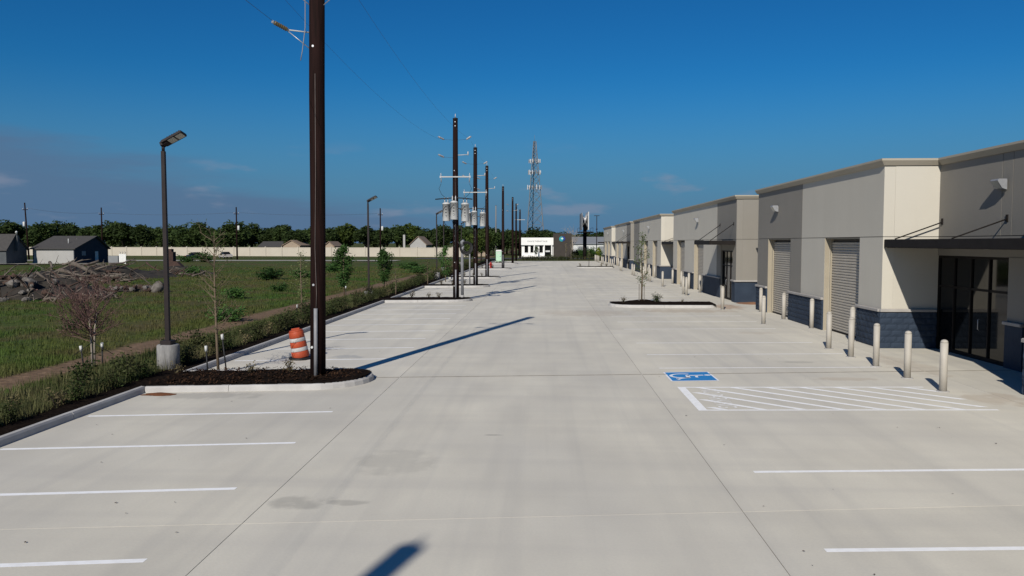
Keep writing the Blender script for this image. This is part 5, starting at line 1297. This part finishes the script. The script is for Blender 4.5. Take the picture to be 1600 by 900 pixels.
# weeds and bushes out in the field
weeds = [(352, 37, 1.05, 'leafy green bush in the field behind the tall bare sapling'), (418, 78, 1.7, 'dark green bush in mid field left of the nearest pole'), (474, 82, 1.4, 'dark bush in mid field touching the nearest pole edge'),
         (365, 52, .9, 'low green weed clump right of the bare sapling in the field'), (435, 60, .8, 'low weed clump in the field left of the pale sapling'), (520, 98, 1.5, 'weed bush in the far field right of the nearest pole'), (655, 96, 1.6, 'reddish weed bush in the far field left of the transformer poles'),
         (640, 110, 1.4, 'weed bush in the far field below the cream fence'), (320, 150, 2.2, 'dark bush near the parked cars'), (292, 150, 2.0, 'dark bush left of the parked cars'), (300, 88, 1.4, 'bush beside the brick chimney ruin'), (60, 92, 1.3, 'weed bush before the white garage wall'), (110, 34, .6, 'low weed clump in the near field')]
for (px, Y, s, lab) in weeds:
    shrub(at(px, Y), Y, fz(at(px, Y), Y) - .05, 7 + rng.randrange(3), s, lab, None, 'weed_bush', 'bush')
    for o in COL.objects:
        if o.get('label') == lab: o.scale = (s * rng.uniform(1.0, 1.5), s * .9, s * rng.uniform(.55, .75))

# ------------------------------------------------------------------ cleared-wood piles in the field
def mound(name, label, cx, cy, rx, ry, h, mat, seed):
    mb = MB(); n, m_ = 40, 14; vs_ = [(0, 0, h)]
    for j in range(1, m_ + 1):
        for k in range(n):
            a = 2 * math.pi * k / n; f = j / m_; x, y = rx * f * math.cos(a), ry * f * math.sin(a)
            z = h * (1 - f * f) + .45 * h * noise.noise((x * .5 + seed, y * .5, 0)) * (1 - f ** 4) + .25 * noise.noise((x * 1.7, y * 1.7, seed)) * (1 - f ** 4)
            vs_.append((x, y, z - .12 * f))
    fs = [(0, 1 + k, 1 + (k + 1) % n) for k in range(n)]
    for j in range(m_ - 1):
        for k in range(n): fs.append((1 + j * n + k, 1 + (j + 1) * n + k, 1 + (j + 1) * n + (k + 1) % n, 1 + j * n + (k + 1) % n))
    o = mb.add(vs_, fs, True).build(name, mat, None, (cx, cy, fz(cx, cy) - .05)); return tag(o, label, 'mound')
pmat('brush_soil', (0.018, 0.016, 0.014), (0.040, 0.034, 0.028), 1.2, 0.95, bmp=.1, bscale=4, coords='World')
mound('brush_mound', 'dark heap of soil and brush under the pale dead logs', at(150, 84), 84, 9.5, 6, 1.1, 'brush_soil', 2.0)
mound('brush_mound', 'low dark soil bank among rubble at the left edge', at(28, 53), 53, 7.0, 3.4, 1.25, 'brush_soil', 5.0)
mound('brush_mound', 'low dark soil ridge running to the round stump', at(205, 60), 60, 4.2, 1.6, .35, 'brush_soil', 8.0)
mound('brush_mound', 'reddish brown soil heap at the foot of the chimney ruin', at(285, 92), 92, 4.2, 3.0, .9, 'brush_soil', 9.0)
MO = [(at(150, 84), 84, 9.5, 6, 1.1), (at(28, 53), 53, 7.0, 3.4, 1.25), (at(205, 60), 60, 4.2, 1.6, .35), (at(285, 92), 92, 4.2, 3.0, .9)]
def mz(x, y):
    z = 0.0
    for (cx, cy, rx, ry, h) in MO:
        f = ((x - cx) / rx) ** 2 + ((y - cy) / ry) ** 2
        if f < 1: z = max(z, h * (1 - f))
    return z
def log(p, rz, tilt, L, r, rr, label, grp, mat='dead_wood', name='dead_log', forks=2):
    t = thing(name, label, 'log', p, rz, grp); t.rotation_euler = (0, -tilt, rz)
    mb = MB(); pts = []; rad = []; q = Vector((-L / 2, 0, 0)); d = Vector((1, 0, 0))
    for i in range(7):
        pts.append(q.copy()); rad.append(r * (1 - .11 * i) * rr.uniform(.85, 1.12)); d = (d + Vector((0, rr.gauss(0, .13), rr.gauss(0, .13)))).normalized(); q += d * L / 6
    mb.tube(pts, rad, 8).build('trunk', mat, t)
    for k in range(forks):
        i = rr.randrange(2, 6); dd_ = Vector((rr.uniform(.3, 1), rr.gauss(0, .8), rr.gauss(0, .8))).normalized(); Lb = L * rr.uniform(.2, .45)
        e = pts[i] + dd_ * Lb
        MB().tube([pts[i], pts[i].lerp(e, .5) + Vector((0, 0, rr.uniform(-.08, .12))), e], [r * .5, r * .35, r * .12], 6).build('branch', mat, t)
rr = random.Random(77)
special = [(at(103, 81), 81, .85, .25, .30, 4.4, .13, 'longest pale dead branch sloping up across the left of the brush pile'), (at(142, 79.5), 79.5, .95, -.2, -.26, 4.6, .26, 'thick pale log lying diagonally at the middle of the brush pile'),
           (at(120, 79), 79, .75, .1, -.1, 3.4, .24, 'short thick pale log below the diagonal log in the brush pile'), (at(180, 77), 77, .8, .3, .3, 3.0, .18, 'pale log tilted up at the right side of the brush pile')]
for (x, y_, z, rz, ti, L, r_, lab) in special: log((x, y_, z), rz, ti, L, r_, rr, lab, 'dead logs of the brush pile')
for k in range(58):
    px = rr.gauss(140, 46); px = min(235, max(30, px)); Y = rr.uniform(70, 93); k2 = max(0, 1 - abs(px - 150) / 95)
    log((at(px, Y), Y, mz(at(px, Y), Y) + rr.uniform(.05, .5)), rr.uniform(-.9, .9) + (math.pi if rr.random() < .5 else 0), rr.uniform(-.45, .5), rr.uniform(1.2, 3.4), rr.uniform(.05, .17), rr,
        'grey weathered branch tangled in the brush pile', 'weathered branches of the brush pile', 'dead_wood' if rr.random() < .75 else 'dead_wood_red', 'dead_branch')
for k in range(120):
    px = rr.uniform(-15, 175); Y = rr.uniform(48, 66)
    log((at(px, Y), Y, mz(at(px, Y), Y) + rr.uniform(.05, .45)), rr.uniform(-1.2, 1.2), rr.uniform(-.7, .8), rr.uniform(.8, 2.3), rr.uniform(.03, .12), rr, 'thin dead branch in the scatter before the brush pile', 'thin branches before the brush pile', 'dead_wood' if rr.random() < .6 else 'dead_wood_red', 'dead_branch')
for k in range(22):
    px = rr.uniform(262, 325); Y = rr.uniform(84, 92)
    log((at(px, Y), Y, mz(at(px, Y), Y) + rr.uniform(.05, .4)), rr.uniform(-1.2, 1.2), rr.uniform(-.4, .5), rr.uniform(.8, 2.2), rr.uniform(.04, .11), rr, 'dead branch lying around the chimney ruin heap', 'branches around the chimney ruin', 'dead_wood' if rr.random() < .6 else 'dead_wood_red', 'dead_branch')
def chunk(p, s, rr, label, grp, mat='rubble', name='rubble_chunk', cat='rubble'):
    mb = MB(); n = 9; vs_ = []; fs = []
    for j in range(5):
        ph = math.pi * (j + .5) / 5
        for k in range(n):
            a = 2 * math.pi * k / n; w = rr.uniform(.72, 1.15); vs_.append((s * w * math.sin(ph) * math.cos(a) * 1.2, s * w * math.sin(ph) * math.sin(a), s * .8 * w * math.cos(ph)))
    for j in range(4):
        for k in range(n): fs.append((j * n + k, (j + 1) * n + k, (j + 1) * n + (k + 1) % n, j * n + (k + 1) % n))
    fs.append(tuple(range(n))); fs.append(tuple(4 * n + k for k in reversed(range(n))))
    o = mb.add(vs_, fs).build(name, mat, None, p); o.rotation_euler = (rr.uniform(-.4, .4), rr.uniform(-.4, .4), rr.uniform(0, 6.28)); return tag(o, label, cat, grp)
chunk((at(20, 51), 51, 1.0), .42, rr, 'large pale broken concrete slab topping the left rubble bank', None); chunk((at(40, 51.5), 51.5, 1.05), .5, rr, 'largest pale rubble piece right of the left bank top', None)
for k in range(44):
    px = rr.uniform(-25, 90); Y = rr.uniform(48, 57); chunk((at(px, Y), Y, mz(at(px, Y), Y) + .08), rr.uniform(.08, .3), rr, 'grey rubble piece in the bank at the left edge', 'rubble pieces of the left bank', 'rubble' if rr.random() < .6 else 'dead_wood_red')
for k in range(16):
    px = 172 + k * 4.2; Y = 59 + rr.uniform(-1, 1); chunk((at(px, Y), Y, .22 + rr.uniform(0, .15)), rr.uniform(.12, .26), rr, 'stone in the low ridge leading to the round stump', 'stones of the low ridge', 'rubble' if rr.random() < .5 else 'dead_wood_red', 'stone', 'stone')
stp = thing('tree_stump', 'round pale stump standing tilted left of the nearest light pole', 'stump', (at(242, 58), 58, .15)); stp.rotation_euler = (R(12), R(38), .5)
MB().lathe([(.30, -.3), (.36, 0), (.40, .35), (.36, .62), (.2, .72)], 14).build('bole', 'rubble', stp); MB().lathe([(.30, .721), (.05, .75)], 12).build('cut_face', 'dead_wood', stp)
for k in range(5): MB().tube([(.2 * math.cos(k * 1.25), .2 * math.sin(k * 1.25), -.1), (.6 * math.cos(k * 1.25), .6 * math.sin(k * 1.25), -.3), (.9 * math.cos(k * 1.25), .9 * math.sin(k * 1.25), -.35)], [.12, .08, .03], 6).build('root', 'dead_wood_red', stp)
cr = thing('chimney_ruin', 'dark brown ruined brick chimney standing in the field before the fence', 'ruin', (at(267, 94), 94, 0))
MB().box(-.48, .48, -.4, .4, .3, 2.6).build('stack', 'brick_soot', cr); MB().box(-.26, .26, -.3, .3, 2.601, 2.95).build('flue', 'brick_soot', cr); MB().add([(-.7, -.6, -.1), (2.6, -.8, -.1), (2.4, .7, -.1), (-.7, .6, -.1), (-.48, -.4, 1.5), (.9, -.4, 1.45), (.9, .4, 1.4), (-.48, .4, 1.5)], [(0, 1, 5, 4), (1, 2, 6, 5), (2, 3, 7, 6), (3, 0, 4, 7), (4, 5, 6, 7), (0, 3, 2, 1)]).build('hearth', 'brick_soot', cr)

# ------------------------------------------------------------------ field grass (nobody could count it)
npr = np.random.default_rng(5)
def grass(name, n, xr, yr, hmin, hmax, wid, label, keep, mat='grass_blade', zoff=0.0):
    V = []; 
    d = yr[0] * (yr[1] / yr[0]) ** npr.random(n); side = npr.random(n)
    x = xr[0] + (xr[1] - xr[0]) * (1 - (1 - side) ** .7); x = xr[1] - (xr[1] - xr[0]) * npr.random(n) ** 1.6; y = d
    ok = np.array([keep(a, b_) for a, b_ in zip(x, y)]); x, y = x[ok], y[ok]
    dens = np.array([noise.noise((a * .35, b_ * .35, 1.0)) for a, b_ in zip(x, y)]); ok = npr.random(len(x)) < np.clip(.75 + dens, .1, 1); x, y = x[ok], y[ok]; m = len(x)
    z = np.array([fz(a, b_) for a, b_ in zip(x, y)]) + zoff
    B = 4; hgt = npr.uniform(hmin, hmax, (m, 1)) * npr.uniform(.6, 1.2, (m, B)); scale_far = 1 + np.clip((y - 30) / 60, 0, 1.2)
    ang = npr.uniform(0, 2 * np.pi, (m, B)); lean = npr.uniform(.1, .55, (m, B)) * hgt; off = npr.normal(0, .07, (m, B, 2))
    bx = x[:, None] + off[..., 0]; by = y[:, None] + off[..., 1]; w = wid * scale_far[:, None]
    ca, sa = np.cos(ang), np.sin(ang)
    tri = np.empty((m, B, 3, 3), np.float32)
    tri[..., 0, 0] = bx - sa * w; tri[..., 0, 1] = by + ca * w; tri[..., 0, 2] = z[:, None] - .03
    tri[..., 1, 0] = bx + sa * w; tri[..., 1, 1] = by - ca * w; tri[..., 1, 2] = z[:, None] - .03
    tri[..., 2, 0] = bx + ca * lean; tri[..., 2, 1] = by + sa * lean; tri[..., 2, 2] = z[:, None] + hgt
    nv = m * B * 3; me = bpy.data.meshes.new(name); me.vertices.add(nv); me.vertices.foreach_set('co', tri.reshape(-1))
    nf = m * B; me.loops.add(nv); me.loops.foreach_set('vertex_index', np.arange(nv, dtype=np.int32))
    me.polygons.add(nf); me.polygons.foreach_set('loop_start', np.arange(0, nv, 3, dtype=np.int32)); me.update(calc_edges=True)
    me.materials.append(MATS[mat]); o = link(name, me); o['kind'] = 'stuff'; o['label'] = label; return o
def keep(x, y):
    t_ = abs(x + 14.35) < .85 + .35 * noise.noise((x * .5, y * .25, 4))
    return (not t_) and x < -11.9
grass('field_grass', 120000, (-75, -11.9), (6, 120), .05, .21, .016, 'short green field grass left of the lot', keep)
grass('track_edge_weeds', 12000, (-17, -11.8), (3, 70), .08, .26, .014, 'weeds along the edges of the dirt track', keep)

grass('bed_weeds', 16000, (-12.6, -10.75), (3, 60), .12, .42, .012, 'olive weeds growing through the hedge bed', lambda x, y: True, 'weed_blade', .12)
# leaf litter on the concrete
lt = MB(); rr = random.Random(9)
for k in range(60):
    if k % 2: x, y_ = rr.uniform(3, 10), rr.uniform(8, 26)
    else: x, y_ = rr.uniform(-9.7, -4), rr.uniform(9, 32)
    s = rr.uniform(.008, .035); a = rr.uniform(0, 6.28)
    lt.add([(x - s * math.cos(a), y_ - s * math.sin(a), .013), (x + s * .5 * math.sin(a), y_ - s * .5 * math.cos(a), .016), (x + s * math.cos(a), y_ + s * math.sin(a), .014), (x - s * .5 * math.sin(a), y_ + s * .5 * math.cos(a), .018)], [(0, 1, 2, 3)])
tag(lt.build('leaf_litter', 'dead_wood_red'), 'scattered dry leaf bits on the concrete', None, None, 'stuff')
